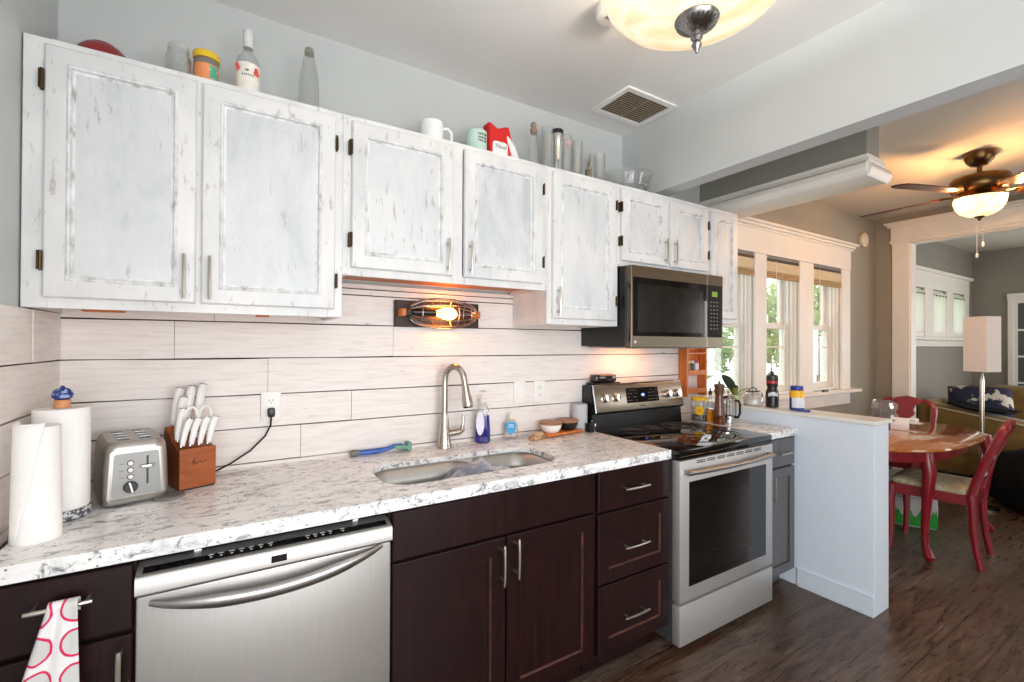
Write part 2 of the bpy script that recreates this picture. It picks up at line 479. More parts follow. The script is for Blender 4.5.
def dup(root, loc, rz=None, label=None):
    r = root.copy(); COL.objects.link(r); r.location = loc
    if rz is not None: r.rotation_euler = (0, 0, rz)
    if label: r['label'] = label
    for ch in list(root.children):
        c = ch.copy(); COL.objects.link(c); c.parent = r
        for g in list(ch.children):
            d = g.copy(); COL.objects.link(d); d.parent = c
    return r


def place(o, loc, rz=0.0, rx=0.0, ry=0.0):
    o.location = loc; o.rotation_euler = (rx, ry, rz); return o


def Rz(a): return Matrix.Rotation(a, 4, 'Z')
def Tr(*v): return Matrix.Translation(v)


def rrect(x0, x1, y0, y1, r, n=6):
    out = []
    for cx, cy, a0 in ((x1 - r, y1 - r, 0), (x0 + r, y1 - r, 90), (x0 + r, y0 + r, 180), (x1 - r, y0 + r, 270)):
        for i in range(n + 1):
            a = math.radians(a0 + 90 * i / n); out.append((cx + r * math.cos(a), cy + r * math.sin(a)))
    return out


def holed(mb, outer, inner, z0, z1, more=()):
    """a slab with one opening"""
    bm = bmesh.new()
    for z in (z0, z1):
        es = []
        for lp in (outer, inner) + tuple(more):
            vs = [bm.verts.new((p[0], p[1], z)) for p in lp]
            es += [bm.edges.new((vs[i], vs[(i + 1) % len(vs)])) for i in range(len(vs))]
        bmesh.ops.triangle_fill(bm, edges=es, use_beauty=True)
    bm.verts.index_update()
    mb.add([v.co.copy() for v in bm.verts], [[v.index for v in f.verts] for f in bm.faces]); bm.free()
    for lp in (outer, inner) + tuple(more):
        n = len(lp)
        mb.add([(p[0], p[1], z0) for p in lp] + [(p[0], p[1], z1) for p in lp], [(i, (i + 1) % n, n + (i + 1) % n, n + i) for i in range(n)])
    return mb


H_CEIL = 2.686
X_FAR = 6.15
Y_S = -3.4
# ------------------------------------------------------------------ the shell
mb = MB(); mb.box(-0.1, 12.0, Y_S - 0.1, 0.1, -0.06, 0.0); struct('floor', mb, M_FLOOR, label='dark brown wood plank floor')
mb = MB(); mb.box(-0.1, 2.54, Y_S - 0.1, 0.1, H_CEIL, H_CEIL + 0.05); struct('ceiling', mb, M_CEIL, label='smooth white kitchen ceiling')
mb = MB(); mb.box(2.54, 12.0, Y_S - 0.1, 0.1, H_CEIL, H_CEIL + 0.05); struct('ceiling', mb, M_DCEIL, label='dining room ceiling')
mb = MB(); mb.box(-0.12, -0.018, -2.2, 0.1, 0, H_CEIL); mb.box(-0.12, -0.018, -3.25, -2.2, 2.25, H_CEIL); mb.box(-0.12, -0.018, Y_S - 0.1, -3.25, 0, H_CEIL); struct('wall_left', mb, M_KIT, label='light grey painted wall at the end of the counter')  # opening behind the camera is added for the side fill


def wall_holes(mb, x0, x1, z0, z1, y0, y1, holes):
    """a wall along x with rectangular openings"""
    xs = x0
    for a, b, c, d in sorted(holes):
        if a > xs: mb.box(xs, a, y0, y1, z0, z1)
        if c > z0: mb.box(a, b, y0, y1, z0, c)
        if d < z1: mb.box(a, b, y0, y1, d, z1)
        xs = b
    if xs < x1: mb.box(xs, x1, y0, y1, z0, z1)
    return mb


WIN = [(3.35, 3.94), (4.106, 4.607), (4.843, 5.361)]
WZ0, WZ1 = 0.985, 2.095
mb = MB(); mb.box(-0.1, 3.295, 0, 0.1, 0, H_CEIL); struct('wall_back', mb, M_KIT, label='grey wall behind the cabinets')
mb = MB(); wall_holes(mb, 3.295, X_FAR, 0, H_CEIL, 0, 0.14, [(a, b, WZ0, WZ1) for a, b in WIN]); struct('wall_back_dining', mb, M_DIN, label='greige dining room wall with three windows')
LW = [(7.06, 7.44), (7.70, 8.17), (8.39, 8.85)]
mb = MB(); wall_holes(mb, X_FAR + 0.12, 9.3, 0, H_CEIL, 0, 0.14, [(a, b, 1.55, 2.08) for a, b in LW]); struct('wall_back_living', mb, M_LIV, label='grey living room wall with three small high windows')
mb = MB(); mb.box(9.2, 9.32, -1.6, 0, 0, H_CEIL); mb.box(9.2, 9.32, Y_S, -2.9, 0, H_CEIL); mb.box(9.2, 9.32, -2.9, -1.6, 0, 0.7); mb.box(9.2, 9.32, -2.9, -1.6, 2.0, H_CEIL); struct('wall_right', mb, M_LIV, label='grey far wall of the living room')
mb = MB(); wall_holes(mb, -0.1, 9.32, 0, H_CEIL, Y_S - 0.1, Y_S, [(0.1, 2.2, 0.03, 2.1), (4.2, 5.2, 1.0, 2.1), (6.8, 8.8, 0.8, 2.1)]); struct('wall_front', mb, M_KIT, label='wall behind the camera')  # tall kitchen opening is added for the frontal fill
# opening between dining and living room
mb = MB(); mb.box(X_FAR, X_FAR + 0.12, -0.28, 0, 0, H_CEIL); mb.box(X_FAR, X_FAR + 0.12, Y_S, -0.28, 2.41, H_CEIL); mb.box(X_FAR, X_FAR + 0.12, Y_S, -2.9, 0, 2.41)
struct('wall_far_dining', mb, M_DIN, label='greige wall with the wide cased opening')
mb = MB()
mb.box(X_FAR - 0.022, X_FAR, -0.285, -0.145, 0.0, 2.41, 0.003); mb.box(X_FAR, X_FAR + 0.12, -0.292, -0.281, 0.0, 2.41)
mb.box(X_FAR - 0.022, X_FAR, -3.05, -2.90, 0.0, 2.41, 0.003)
mb.box(X_FAR - 0.026, X_FAR, -3.08, -0.135, 2.41, 2.585, 0.003); mb.box(X_FAR, X_FAR + 0.12, -2.9, -0.281, 2.399, 2.409)
mb.box(X_FAR - 0.034, X_FAR, -3.09, -0.125, 2.425, 2.445, 0.004)
mb.box(X_FAR - 0.045, X_FAR, -3.1, -0.11, 2.575, 2.60, 0.004); mb.box(X_FAR - 0.065, X_FAR, -3.12, -0.09, 2.60, 2.625, 0.006)
struct('trim_1', mb, M_TRIM, label='white casing and moulded head around the wide opening')
# header beam over the pass from kitchen to dining room
mb = MB(); mb.box(2.54, 2.645, Y_S, 0.0, 2.267, H_CEIL); struct('wall_header', mb, M_KIT, label='grey painted header beam')
# stub of bulkhead with crown trim above the half wall
M_BULK = mat('bulkhead_grey_paint', (140, 138, 130), 0.6, var=0.015, scale=3)
mb = MB(); mb.box(3.295, 3.445, -1.0, 0.0, 2.37, H_CEIL); struct('wall_bulkhead', mb, M_BULK, label='grey bulkhead hanging from the ceiling')
mb = MB()
for o_, z0, z1 in ((0.012, 2.372, 2.40), (0.022, 2.352, 2.375)): mb.box(3.295 - o_, 3.445 + o_, -1.0 - o_, -0.001, z0, z1, 0.004)
nose = [(3.295 - 0.045, 2.352), (3.295 - 0.062, 2.335), (3.295 - 0.066, 2.31), (3.295 - 0.05, 2.283), (3.295 - 0.03, 2.272), (3.445 + 0.03, 2.272), (3.445 + 0.05, 2.283), (3.445 + 0.066, 2.31), (3.445 + 0.062, 2.335), (3.445 + 0.045, 2.352)]
mb.prism(nose, 'y', -1.02, -0.001)
yn = [(-1.02, 2.352), (-1.034, 2.335), (-1.042, 2.312), (-1.034, 2.285), (-1.02, 2.272)]
mb.prism(yn, 'x', 3.245, 3.495)
struct('trim_2', mb, M_TRIM, label='white crown trim around the foot of the bulkhead')
# half wall
mb = MB(); mb.box(3.295, 3.47, -1.034, -0.001, 0.0, 0.985, 0.002); struct('wall_half', mb, M_HALF, label='white half wall between kitchen and dining room')
mb = MB(); mb.box(3.285, 3.478, -1.046, -0.002, 0.985, 1.007, 0.003); struct('trim_3', mb, M_TRIM, label='white cap along the top of the half wall')
mb = MB(); mb.box(3.286, 3.295, -1.035, -0.66, 0.0, 0.105, 0.002); mb.box(3.283, 3.295, -1.0355, -0.66, 0.098, 0.108, 0.002)
struct('baseboard_half', mb, M_HALF, label='white baseboard of the half wall')
mb = MB(); mb.box(3.48, X_FAR - 0.03, -0.018, -0.0005, 0, 0.14, 0.004); struct('baseboard_back', mb, M_TRIM)
mb = MB(); mb.box(X_FAR + 0.13, 9.19, -0.018, -0.0005, 0, 0.14, 0.004); struct('baseboard_living', mb, M_TRIM)
# shiplap boards
random.seed(3)
SEAMS = [0.93, 1.065, 1.194, 1.336, 1.475, 1.605, 1.632, 1.66]


def shiplap(mb, length, axis, joints, z_top, seed):
    rnd = random.Random(seed); zs = [0.90] + [z for z in SEAMS if z < z_top - 0.02 and z > 0.91] + [z_top]
    for i in range(len(zs) - 1):
        a, b = zs[i] + 0.0024, zs[i + 1] - 0.0024
        cuts = [-0.016 if axis == 'y' else 0.0] + joints.get(i, []) + [length]
        for j in range(len(cuts) - 1):
            p, q = cuts[j] + 0.0008, cuts[j + 1] - 0.0008; d = 0.013 + rnd.random() * 0.003
            n = max(2, int((q - p) / 0.12)); lo = []; hi = []
            s1, s2 = rnd.random() * 9, rnd.random() * 9
            for k in range(n + 1):
                t = p + (q - p) * k / n
                lo.append((t, a + 0.0022 * mnoise.noise((t * 3 + s1, i, 0)))); hi.append((t, b + 0.0022 * mnoise.noise((t * 3 + s2, i, 5))))
            poly = lo + hi[::-1]
            if axis == 'y': mb.prism(poly, 'y', -d - 0.002, -0.002)
            else: mb.prism([(-x, z) for x, z in poly], 'x', 0.002, d + 0.002)
    return mb


mb = MB(); shiplap(mb, 3.292, 'y', {1: [0.72], 2: [0.92, 1.78], 3: [0.60, 2.3], 4: [0.30, 1.1], 5: [0.42, 1.35], 6: [1.0]}, 1.655, 1)
struct('wall_shiplap_back', mb, M_SHIP, label='whitewashed shiplap boards behind the counter', sharp=20)
mb = MB(); mb.box(-0.0175, 3.292, -0.0019, -0.0004, 0.9, 1.655); struct('wall_backing', mb, M_GAP)
mb = MB(); shiplap(mb, 1.9, 'x', {2: [0.9], 4: [0.25]}, 1.489, 2); mb.tf(Tr(-0.018, -0.018, 0))
struct('wall_shiplap_left', mb, M_SHIP, label='whitewashed shiplap boards on the end wall', sharp=20)
mb = MB(); mb.box(-0.0176, -0.0161, -1.9, -0.001, 0.9, 1.485); struct('wall_backing_left', mb, M_GAP)

# ------------------------------------------------------------------ windows
mb = MB()
ct = -0.024
for a, b in ((3.305, 3.35), (3.94, 4.106), (4.607, 4.843), (5.361, 5.535)): mb.box(a, b, ct, -0.0005, WZ0, WZ1 + 0.02, 0.004)
mb.box(3.305, 5.535, ct - 0.004, -0.0005, WZ1 + 0.02, 2.30, 0.003)
for d_, z0, z1 in ((0.036, 2.297, 2.318), (0.052, 2.318, 2.340), (0.072, 2.340, 2.362)): mb.box(3.30, 5.535 + d_, -d_, -0.0005, z0, z1, 0.005)
mb.box(3.30, 5.66, -0.075, 0.02, WZ0 - 0.03, WZ0, 0.006)
mb.box(3.32, 5.54, -0.02, -0.0005, WZ0 - 0.14, WZ0 - 0.03, 0.003)
struct('trim_4', mb, M_TRIM, label='white window casing with crown head and sill')
for k, (a, b) in enumerate(WIN):
    zm = 1.555
    mb = MB()
    for x0, x1 in ((a, a + 0.03), (b - 0.03, b)): mb.box(x0, x1, -0.0003, 0.135, WZ0, WZ1, 0.002)
    mb.box(a, b, -0.0003, 0.135, WZ1 - 0.03, WZ1, 0.002); mb.box(a, b, 0.0205, 0.15, WZ0 - 0.002, WZ0 + 0.022, 0.002)
    for x0, x1 in ((a + 0.03, a + 0.046), (b - 0.046, b - 0.03)): mb.box(x0, x1, 0.05, 0.064, WZ0 + 0.02, WZ1 - 0.03); mb.box(x0, x1, 0.02, 0.03, WZ0 + 0.02, WZ1 - 0.03)
    w = struct('window_%d' % (k + 1), mb, M_TRIM, label='white double-hung window')
    for nm, z0, z1, y0 in (('lower_sash', WZ0 + 0.022, zm + 0.02, 0.065), ('upper_sash', zm - 0.02, WZ1 - 0.03, 0.100)):
        mb = MB(); x0, x1 = a + 0.031, b - 0.031; f = 0.042
        mb.box(x0, x0 + f, y0, y0 + 0.032, z0, z1, 0.003); mb.box(x1 - f, x1, y0, y0 + 0.032, z0, z1, 0.003)
        mb.box(x0 + f, x1 - f, y0, y0 + 0.032, z0, z0 + 0.05, 0.003); mb.box(x0 + f, x1 - f, y0, y0 + 0.032, z1 - 0.038, z1, 0.003)
        if nm == 'lower_sash': mb.box(x0 + f, x1 - f, y0 + 0.01, y0 + 0.022, 1.375, 1.387)
        if nm == 'lower_sash': mb.box((a + b) / 2 + 0.06, (a + b) / 2 + 0.085, y0 - 0.012, y0 + 0.004, z1 - 0.002, z1 + 0.02, 0.003)
        sh = struct(nm, mb, M_TRIM, w)
        mb = MB(); mb.box(x0 + f, x1 - f, y0 + 0.014, y0 + 0.017, z0 + 0.05, z1 - 0.038); struct('pane', mb, M_PANE, sh)
# bamboo shades
M_BAMBOO = m_wood('woven_bamboo', (196, 178, 142), (232, 220, 190), 0.7, ax=(1.2, 8, 55), scale=6)
M_BAMB2 = m_wood('woven_bamboo_band', (146, 120, 80), (196, 168, 120), 0.7, ax=(1.2, 8, 55), scale=6)
BLAB = ['rolled bamboo blind in the window next to the kitchen cabinets', 'rolled bamboo blind in the middle one of the three dining windows', 'rolled bamboo blind in the dining window farthest from the kitchen']
for k, (a, b) in enumerate(WIN):
    r = thing('bamboo_blind', BLAB[k], 'blind', ((a + b) / 2, 0.03, WZ1 - 0.03), 'bamboo blinds in the dining windows')
    sh_ = Tr(0, -0.027, 0.030); a -= 0.030; b += 0.030
    mb = MB(); mb.box(a + 0.032, b - 0.032, 0.008, 0.031, WZ1 - 0.055, WZ1 - 0.031, 0.002); mb.tf(sh_); mb.build('head_rail', M_DARKWOOD, r)
    mb = MB(); mb.box(a + 0.033, b - 0.033, 0.010, 0.018, WZ1 - 0.135, WZ1 - 0.056)
    for i in range(9): mb.cyl((a + 0.033, 0.010, WZ1 - 0.065 - i * 0.008), (b - 0.033, 0.010, WZ1 - 0.065 - i * 0.008), 0.003, n=6)
    mb.tf(sh_); mb.build('woven_slats', M_BAMBOO, r)
    mb = MB()
    for i in range(3): mb.box(a + 0.033, b - 0.033, 0.0035 - 0.0, 0.026, WZ1 - 0.155 - i * 0.017, WZ1 - 0.139 - i * 0.017, 0.004)
    mb.tf(sh_); mb.build('folded_stack', M_BAMB2, r)
    mb = MB(); x = a + (0.16 if k == 1 else 0.13); mb.tube([(x, 0.002, WZ1 - 0.05), (x + 0.002, -0.001, 1.80), (x + 0.006, 0.0, 1.64)], 0.0022, 5); mb.lathe([(0.001, 0), (0.006, 0.004), (0.004, 0.03), (0.001, 0.034)], (x + 0.006, 0, 1.60), 8)
    mb.tf(sh_); mb.build('pull_cord', M_WHITE, r)
one('black_gadget', MB().box(4.93, 5.03, -0.06, -0.045, WZ0 + 0.0005, WZ0 + 0.02, 0.005, 2), M_BLACK, 'small black gadget lying on the dining window sill', 'gadget', (4.98, -0.05, WZ0))
# living room windows, shelf, curtains
mb = MB()
mb.box(6.95, 9.0, -0.025, -0.0005, 2.08, 2.27, 0.003); mb.box(6.93, 9.04, -0.06, -0.0005, 2.27, 2.31, 0.006)
for a, b in ((6.95, 7.06), (7.44, 7.70), (8.17, 8.39), (8.85, 9.0)): mb.box(a, b, -0.022, -0.0005, 1.50, 2.08, 0.003)
mb.box(6.95, 9.0, -0.008, -0.0005, 1.50, 1.5515); mb.box(6.9, 9.05, -0.10, -0.0005, 1.465, 1.50, 0.005); mb.box(6.95, 9.02, -0.03, -0.0005, 1.39, 1.465, 0.004)
struct('trim_5', mb, M_TRIM, label='white casing and shelf of the high living room windows')
M_CURT = m_leaf('sheer_white_curtain', (244, 242, 232), (250, 249, 244))
CLAB = ['sheer scalloped curtain in the high window beside the opening casing', 'sheer scalloped curtain in the middle high living room window', 'sheer scalloped curtain in the high window just over the lamp shade']
for k, (a, b) in enumerate(LW):
    mb = MB(); f = 0.03
    mb.box(a, a + f, 0.03, 0.07, 1.55, 2.08); mb.box(b - f, b, 0.03, 0.07, 1.55, 2.08); mb.box(a + f, b - f, 0.03, 0.07, 1.55, 1.58); mb.box(a + f, b - f, 0.03, 0.07, 2.05, 2.08)
    w = struct('window_%d' % (k + 4), mb, M_TRIM, label='small high living room window')
    mb = MB(); mb.box(a + f, b - f, 0.048, 0.052, 1.58, 2.05); struct('pane', mb, M_PANE, w)
    r = thing('cafe_curtain', CLAB[k], 'curtain', ((a + b) / 2, -0.01, 1.6), 'sheer curtains of the high windows')
    mb = MB(); mb.grid(lambda u, v, a=a, b=b: (a + 0.02 + (b - a - 0.04) * u, -0.012 + 0.009 * math.cos(u * 8 * PI), 1.552 + v * (0.465 + 0.05 * abs(math.cos(u * 4 * PI)))), 64, 6)
    mb.build('panel', M_CURT, r)
    mb = MB(); mb.cyl((a + 0.001, -0.012, 2.015), (b - 0.001, -0.012, 2.015), 0.005, n=8)
    for i in range(5): mb.tube([(a + 0.02 + (b - a - 0.04) * i / 4 + 0.009 * math.cos(q), -0.012, 2.012 + 0.009 * math.sin(q)) for q in [2 * PI * j / 10 for j in range(10)]], 0.0018, 5, closed=True)
    mb.build('rod', M_DARKWOOD, r)
# far glazed door in the living room
mb = MB(); y0, y1 = -1.35, -0.50
mb.box(9.165, 9.199, -0.405, -0.350, 0, 2.04, 0.003); mb.box(9.165, 9.199, -1.47, -1.40, 0, 2.04, 0.003); mb.box(9.16, 9.199, -1.48, -0.345, 2.005, 2.085, 0.003)
struct('trim_6', mb, M_TRIM, label='white casing of the glazed living room door')
mb = MB(); mb.box(9.17, 9.195, -1.40, -1.365, 0.002, 2.005); mb.box(9.17, 9.195, -0.44, -0.405, 0.002, 2.005); mb.box(9.17, 9.195, -1.365, -0.44, 1.955, 2.005); mb.box(9.17, 9.195, -1.365, -0.44, 0.002, 0.24)
for i in range(1, 5): mb.box(9.172, 9.193, -1.365, -0.44, 0.24 + i * 0.342 - 0.012, 0.24 + i * 0.342 + 0.012)
for i in range(1, 3): mb.box(9.172, 9.193, -1.365 + i * 0.308 - 0.012, -1.365 + i * 0.308 + 0.012, 0.24, 1.955)
d = struct('door_1', mb, M_TRIM, label='white glazed door on the far living room wall')
mb = MB(); mb.box(9.183, 9.186, -1.365, -0.44, 0.24, 1.955); struct('pane', mb, mat('dim_door_glass', (84, 88, 88), 0.08), d)
# outside: lawn, trees, neighbour's wall
mb = MB(); mb.box(-2, 16, 0.3, 14, -0.7, -0.6); o = struct('ground', mb, mat('lawn_green', (120, 150, 70), 0.9, var=0.2, scale=9), label='lawn outside the windows')


def tree(name, label, x, y, z, r, n, seed, mt, trunk=True):
    rnd = random.Random(seed); t = thing(name, label, 'tree', (x, y, -0.6), 'trees outside the dining windows')
    mb = MB()
    for i in range(n):
        a, b = rnd.random() * 2 * PI, math.acos(2 * rnd.random() - 1); q = r * (0.45 + 0.55 * rnd.random())
        c = Vector((x + q * math.sin(b) * math.cos(a), y + q * math.sin(b) * math.sin(a), z + q * 0.95 * math.cos(b)))
        u = Vector((rnd.gauss(0, 1), rnd.gauss(0, 1), rnd.gauss(0, 1))).normalized(); w = u.orthogonal().normalized(); s = 0.06 + 0.05 * rnd.random()
        v = u.cross(w)
        mb.add([c - u * s, c - w * s * 0.45 + v * 0.02, c + u * s, c + w * s * 0.45 + v * 0.02], [(0, 1, 2, 3)])
    mb.build('foliage', mt, t)
    mb = MB(); mb.tube([(x, y, -0.6), (x + 0.05, y, z * 0.3), (x, y, z)], [0.05, 0.04, 0.03], 8)
    for i in range(6):
        a = i * 1.05; mb.tube([(x, y, z - r * 0.6 + 0.1 * i), (x + r * 0.5 * math.cos(a), y + r * 0.5 * math.sin(a), z + 0.1 * i)], [0.04, 0.015], 6)
    mb.build('trunk', mat('bark', (168, 158, 142), 0.9, var=0.15), t)


ML1 = m_leaf('maple_leaves', (158, 192, 104), (222, 236, 176)); ML2 = m_leaf('shade_leaves', (140, 178, 108), (204, 226, 166))
tree('leafy_tree', 'leafy green tree outside the middle dining window', 8.3, 2.3, 1.75, 0.75, 1300, 1, ML1)
tree('leafy_tree', 'leafy green tree outside the dining window farthest from the kitchen', 10.6, 2.6, 2.15, 0.62, 1000, 2, ML1)
tree('leafy_tree', 'small green tree seen under the microwave end, outside the first window', 6.4, 2.2, 1.30, 0.42, 520, 3, ML2)

# ------------------------------------------------------------------ upper cabinets
CAB_Y = -0.318
DOOR_Y = -0.338


def panel_door(x0, x1, z0, z1, yb=CAB_Y - 0.0006, yf=DOOR_Y, st=0.058):
    mb = MB()

    def R(i, y): return [(x0 + i, y, z0 + i), (x1 - i, y, z0 + i), (x1 - i, y, z1 - i), (x0 + i, y, z1 - i)]
    mb.mi = 0; mb.rings([R(0, yb), R(0, yf + 0.006), R(0.004, yf + 0.001), R(0.008, yf), R(st - 0.012, yf)], cap1=False)
    mb.mi = 1; mb.rings([R(st - 0.012, yf), R(st - 0.007, yf - 0.0035), R(st - 0.003, yf - 0.002), R(st, yf + 0.007), R(st + 0.006, yf + 0.009)], False, False)
    mb.mi = 2; mb.rings([R(st + 0.006, yf + 0.009), R(st + 0.020, yf + 0.007), R(st + 0.03, yf + 0.0065)], False, True)
    return mb


def pull(p0, p1, out, r=0.0052, bow=0.006, feet=0.14):
    """a bowed bar pull; p0,p1 are its ends at the face, out the way it stands off"""
    p0, p1, out = Vector(p0), Vector(p1), Vector(out); mb = MB(); d = out.length; n = 8
    pts = [p0.lerp(p1, i / n) + out * (1.0) + out.normalized() * (bow * math.sin(PI * i / n)) for i in range(n + 1)]
    mb.tube(pts, [r * 0.85] + [r] * (n - 1) + [r * 0.85], 8)
    for t in (feet, 1 - feet): q = p0.lerp(p1, t); mb.cyl(q, q + out * 1.1, r * 0.85, n=8)
    return mb


def hinge_mb(x, z, s):
    mb = MB(); mb.box(x, x + s * 0.008, DOOR_Y - 0.001, CAB_Y - 0.0006, z - 0.024, z + 0.024, 0.002); mb.cyl((x + s * 0.002, DOOR_Y - 0.003, z - 0.026), (x + s * 0.002, DOOR_Y - 0.003, z + 0.026), 0.004, n=8)
    return mb


def carcass(x0, x1, z0, z1, xm=None):
    mb = MB(); t = 0.018; fr = CAB_Y; yb = -0.0185
    mb.mi = 0
    mb.box(x0, x0 + t, fr + 0.018, yb, z0, z1 - 0.02); mb.box(x1 - t, x1, fr + 0.018, yb, z0, z1 - 0.02)
    mb.box(x0, x1, fr + 0.018, yb, z1 - 0.02, z1 - 0.002, 0.002)
    mb.box(x0 + t, x1 - t, -0.03, yb, z0 + 0.02, z1 - 0.02)
    mb.mi = 1; mb.box(x0 + t, x1 - t, fr + 0.018, -0.03, z0 + 0.022, z0 + 0.036)
    mb.mi = 0
    mb.box(x0, x0 + 0.055, fr, fr + 0.018, z0, z1, 0.002); mb.box(x1 - 0.05, x1, fr, fr + 0.018, z0, z1, 0.002)
    mb.box(x0 + 0.055, x1 - 0.05, fr, fr + 0.018, z0, z0 + 0.036); mb.box(x0 + 0.055, x1 - 0.05, fr, fr + 0.018, z1 - 0.03, z1)
    if xm: mb.box(xm - 0.022, xm + 0.022, fr, fr + 0.018, z0 + 0.036, z1 - 0.03)
    return mb


M_UNDER = m_wood('bare_orange_plywood', (150, 92, 50), (196, 134, 84), 0.6)
ZT = 2.234
UPPER = [
    ('white distressed double-door wall cabinet over the toaster and knife block', -0.014, 0.816, 1.490, [(0.032, 0.376, 1, -1), (0.391, 0.788, -1, 1)]),
    ('white distressed shorter double-door wall cabinet above the sink and sconce', 0.8162, 1.735, 1.646, [(0.845, 1.249, 1, -1), (1.300, 1.699, -1, 1)]),
    ('white distressed single-door wall cabinet between the sink cabinet and microwave', 1.7352, 2.190, 1.490, [(1.760, 2.160, -1, 1)]),
    ('white distressed short double-door wall cabinet directly above the microwave', 2.1902, 2.938, 1.806, [(2.203, 2.555, 1, -1), (2.584, 2.917, -1, 1)]),
    ('narrow white distressed wall cabinet nearest the dining windows', 2.940, 3.246, 1.530, [(2.951, 3.211, -1, 1)]),
]
for lab, x0, x1, z0, doors in UPPER:
    r = thing('wall_cabinet', lab, 'cabinet', ((x0 + x1) / 2, -0.17, z0), 'distressed white wall cabinets')
    carcass(x0, x1, z0, ZT, (doors[0][1] + doors[1][0]) / 2 if len(doors) > 1 else None).build('cabinet_box', [M_RAIL, M_UNDER], r)
    for a, b, hs, gs in doors:      # hs: side of the handle, gs: side of the hinges
        zb, zt = z0 + 0.028, ZT - 0.022
        dr = panel_door(a, b, zb, zt).build('door', [M_RAIL, M_RUB, M_DIST], r)
        hx = b - 0.028 if hs > 0 else a + 0.022
        hl = 0.136
        if x0 < 2.9: pull((hx, DOOR_Y, zb + 0.012), (hx, DOOR_Y, zb + 0.012 + hl), (0, -0.022, 0), 0.0045, 0.004).build('handle', M_SATIN, dr)
        gx = a - 0.001 if gs < 0 else b + 0.001
        if not (lab.startswith('narrow')):
            for z in (zb + 0.10, zt - 0.10): hinge_mb(gx, z, gs).build('hinge', M_BRASS, dr)
# wooden mounting blocks below the first cabinet
for k, (a, b, l) in enumerate(((0.06, 0.165, 'orange wood shim under the corner wall cabinet beside the end wall'), (0.555, 0.60, 'short orange wood block under the first wall cabinet, above the outlet'))):
    one('wood_block', MB().box(a, b, -0.075, -0.022, 1.488 + 0.008, 1.488 + 0.0235, 0.002), M_ORANGE, l, 'block', ((a + b) / 2, -0.05, 1.50))

# ------------------------------------------------------------------ base cabinets
BF = -0.632; BD = -0.655


def shaker(x0, x1, z0, z1, st=0.058, flat=False, yb=BF - 0.0006, yf=BD):
    mb = MB()

    def R(i, y): return [(x0 + i, y, z0 + i), (x1 - i, y, z0 + i), (x1 - i, y, z1 - i), (x0 + i, y, z1 - i)]
    if flat: mb.rings([R(0, yb), R(0, yf + 0.003), R(0.003, yf)], True, True); return mb
    mb.rings([R(0, yb), R(0, yf + 0.003), R(0.003, yf), R(st, yf)], True, False)
    mb.mi = 1; mb.rings([R(st, yf), R(st + 0.003, yf + 0.004), R(st + 0.004, yf + 0.009)], False, False)
    mb.mi = 0; mb.rings([R(st + 0.004, yf + 0.009), R(st + 0.02, yf + 0.009)], False, True)
    return mb


M_WORN = mat('worn_red_brown_edge', (84, 52, 46), 0.35, var=0.2)


def base_box(x0, x1, z1=0.872, fr=BF, m=None, toe=True):
    mb = MB(); t = 0.018
    mb.box(x0, x0 + t, fr + 0.02, -0.02, 0.10, z1); mb.box(x1 - t, x1, fr + 0.02, -0.02, 0.10, z1)
    mb.box(x0 + t, x1 - t, fr + 0.02, -0.02, 0.10, 0.118); mb.box(x0 + t, x1 - t, -0.03, -0.02, 0.118, z1)
    mb.box(x0, x0 + 0.02, fr, fr + 0.02, 0.10, z1); mb.box(x1 - 0.02, x1, fr, fr + 0.02, 0.10, z1)
    mb.box(x0 + 0.02, x1 - 0.02, fr, fr + 0.02, z1 - 0.02, z1); mb.box(x0 + 0.02, x1 - 0.02, fr, fr + 0.02, 0.10, 0.125)
    mb.box(x0 + 0.02, x1 - 0.02, fr, fr + 0.02, 0.69, 0.712)
    mb.box(x0 + 0.001, x1 - 0.001, fr + 0.065, fr + 0.075, 0.001, 0.10)
    return mb


r = thing('base_cabinet', 'espresso base cabinet in the corner with a hand towel on its pull', 'cabinet', (0.14, -0.3, 0), 'espresso base cabinets')
base_box(0.003, 0.2775).build('cabinet_box', M_ESP, r)
dr = shaker(0.006, 0.274, 0.712, 0.866, flat=True).build('drawer', [M_ESP, M_WORN], r)
pull((0.094, BD, 0.811), (0.206, BD, 0.811), (0, -0.028, 0), 0.0052, 0.002, 0.1).build('handle', M_SATIN, dr)
dr = shaker(0.006, 0.274, 0.118, 0.700).build('door', [M_ESP, M_WORN], r)
pull((0.252, BD, 0.540), (0.252, BD, 0.680), (0, -0.030, 0), 0.0055, 0.003).build('handle', M_SATIN, dr)

r = thing('sink_cabinet', 'espresso sink base cabinet with false drawer front and two doors', 'cabinet', (1.32, -0.3, 0))
base_box(0.897, 1.742).build('cabinet_box', M_ESP, r)
shaker(0.903, 1.733, 0.716, 0.868, flat=True).build('false_drawer_front', [M_ESP, M_WORN], r)
dr = shaker(0.903, 1.314, 0.118, 0.706).build('door', [M_ESP, M_WORN], r)
pull((1.292, BD, 0.548), (1.292, BD, 0.690), (0, -0.030, 0), 0.0055, 0.003).build('handle', M_SATIN, dr)
dr = shaker(1.320, 1.733, 0.118, 0.706).build('door', [M_ESP, M_WORN], r)
pull((1.352, BD, 0.558), (1.352, BD, 0.700), (0, -0.030, 0), 0.0055, 0.003).build('handle', M_SATIN, dr)

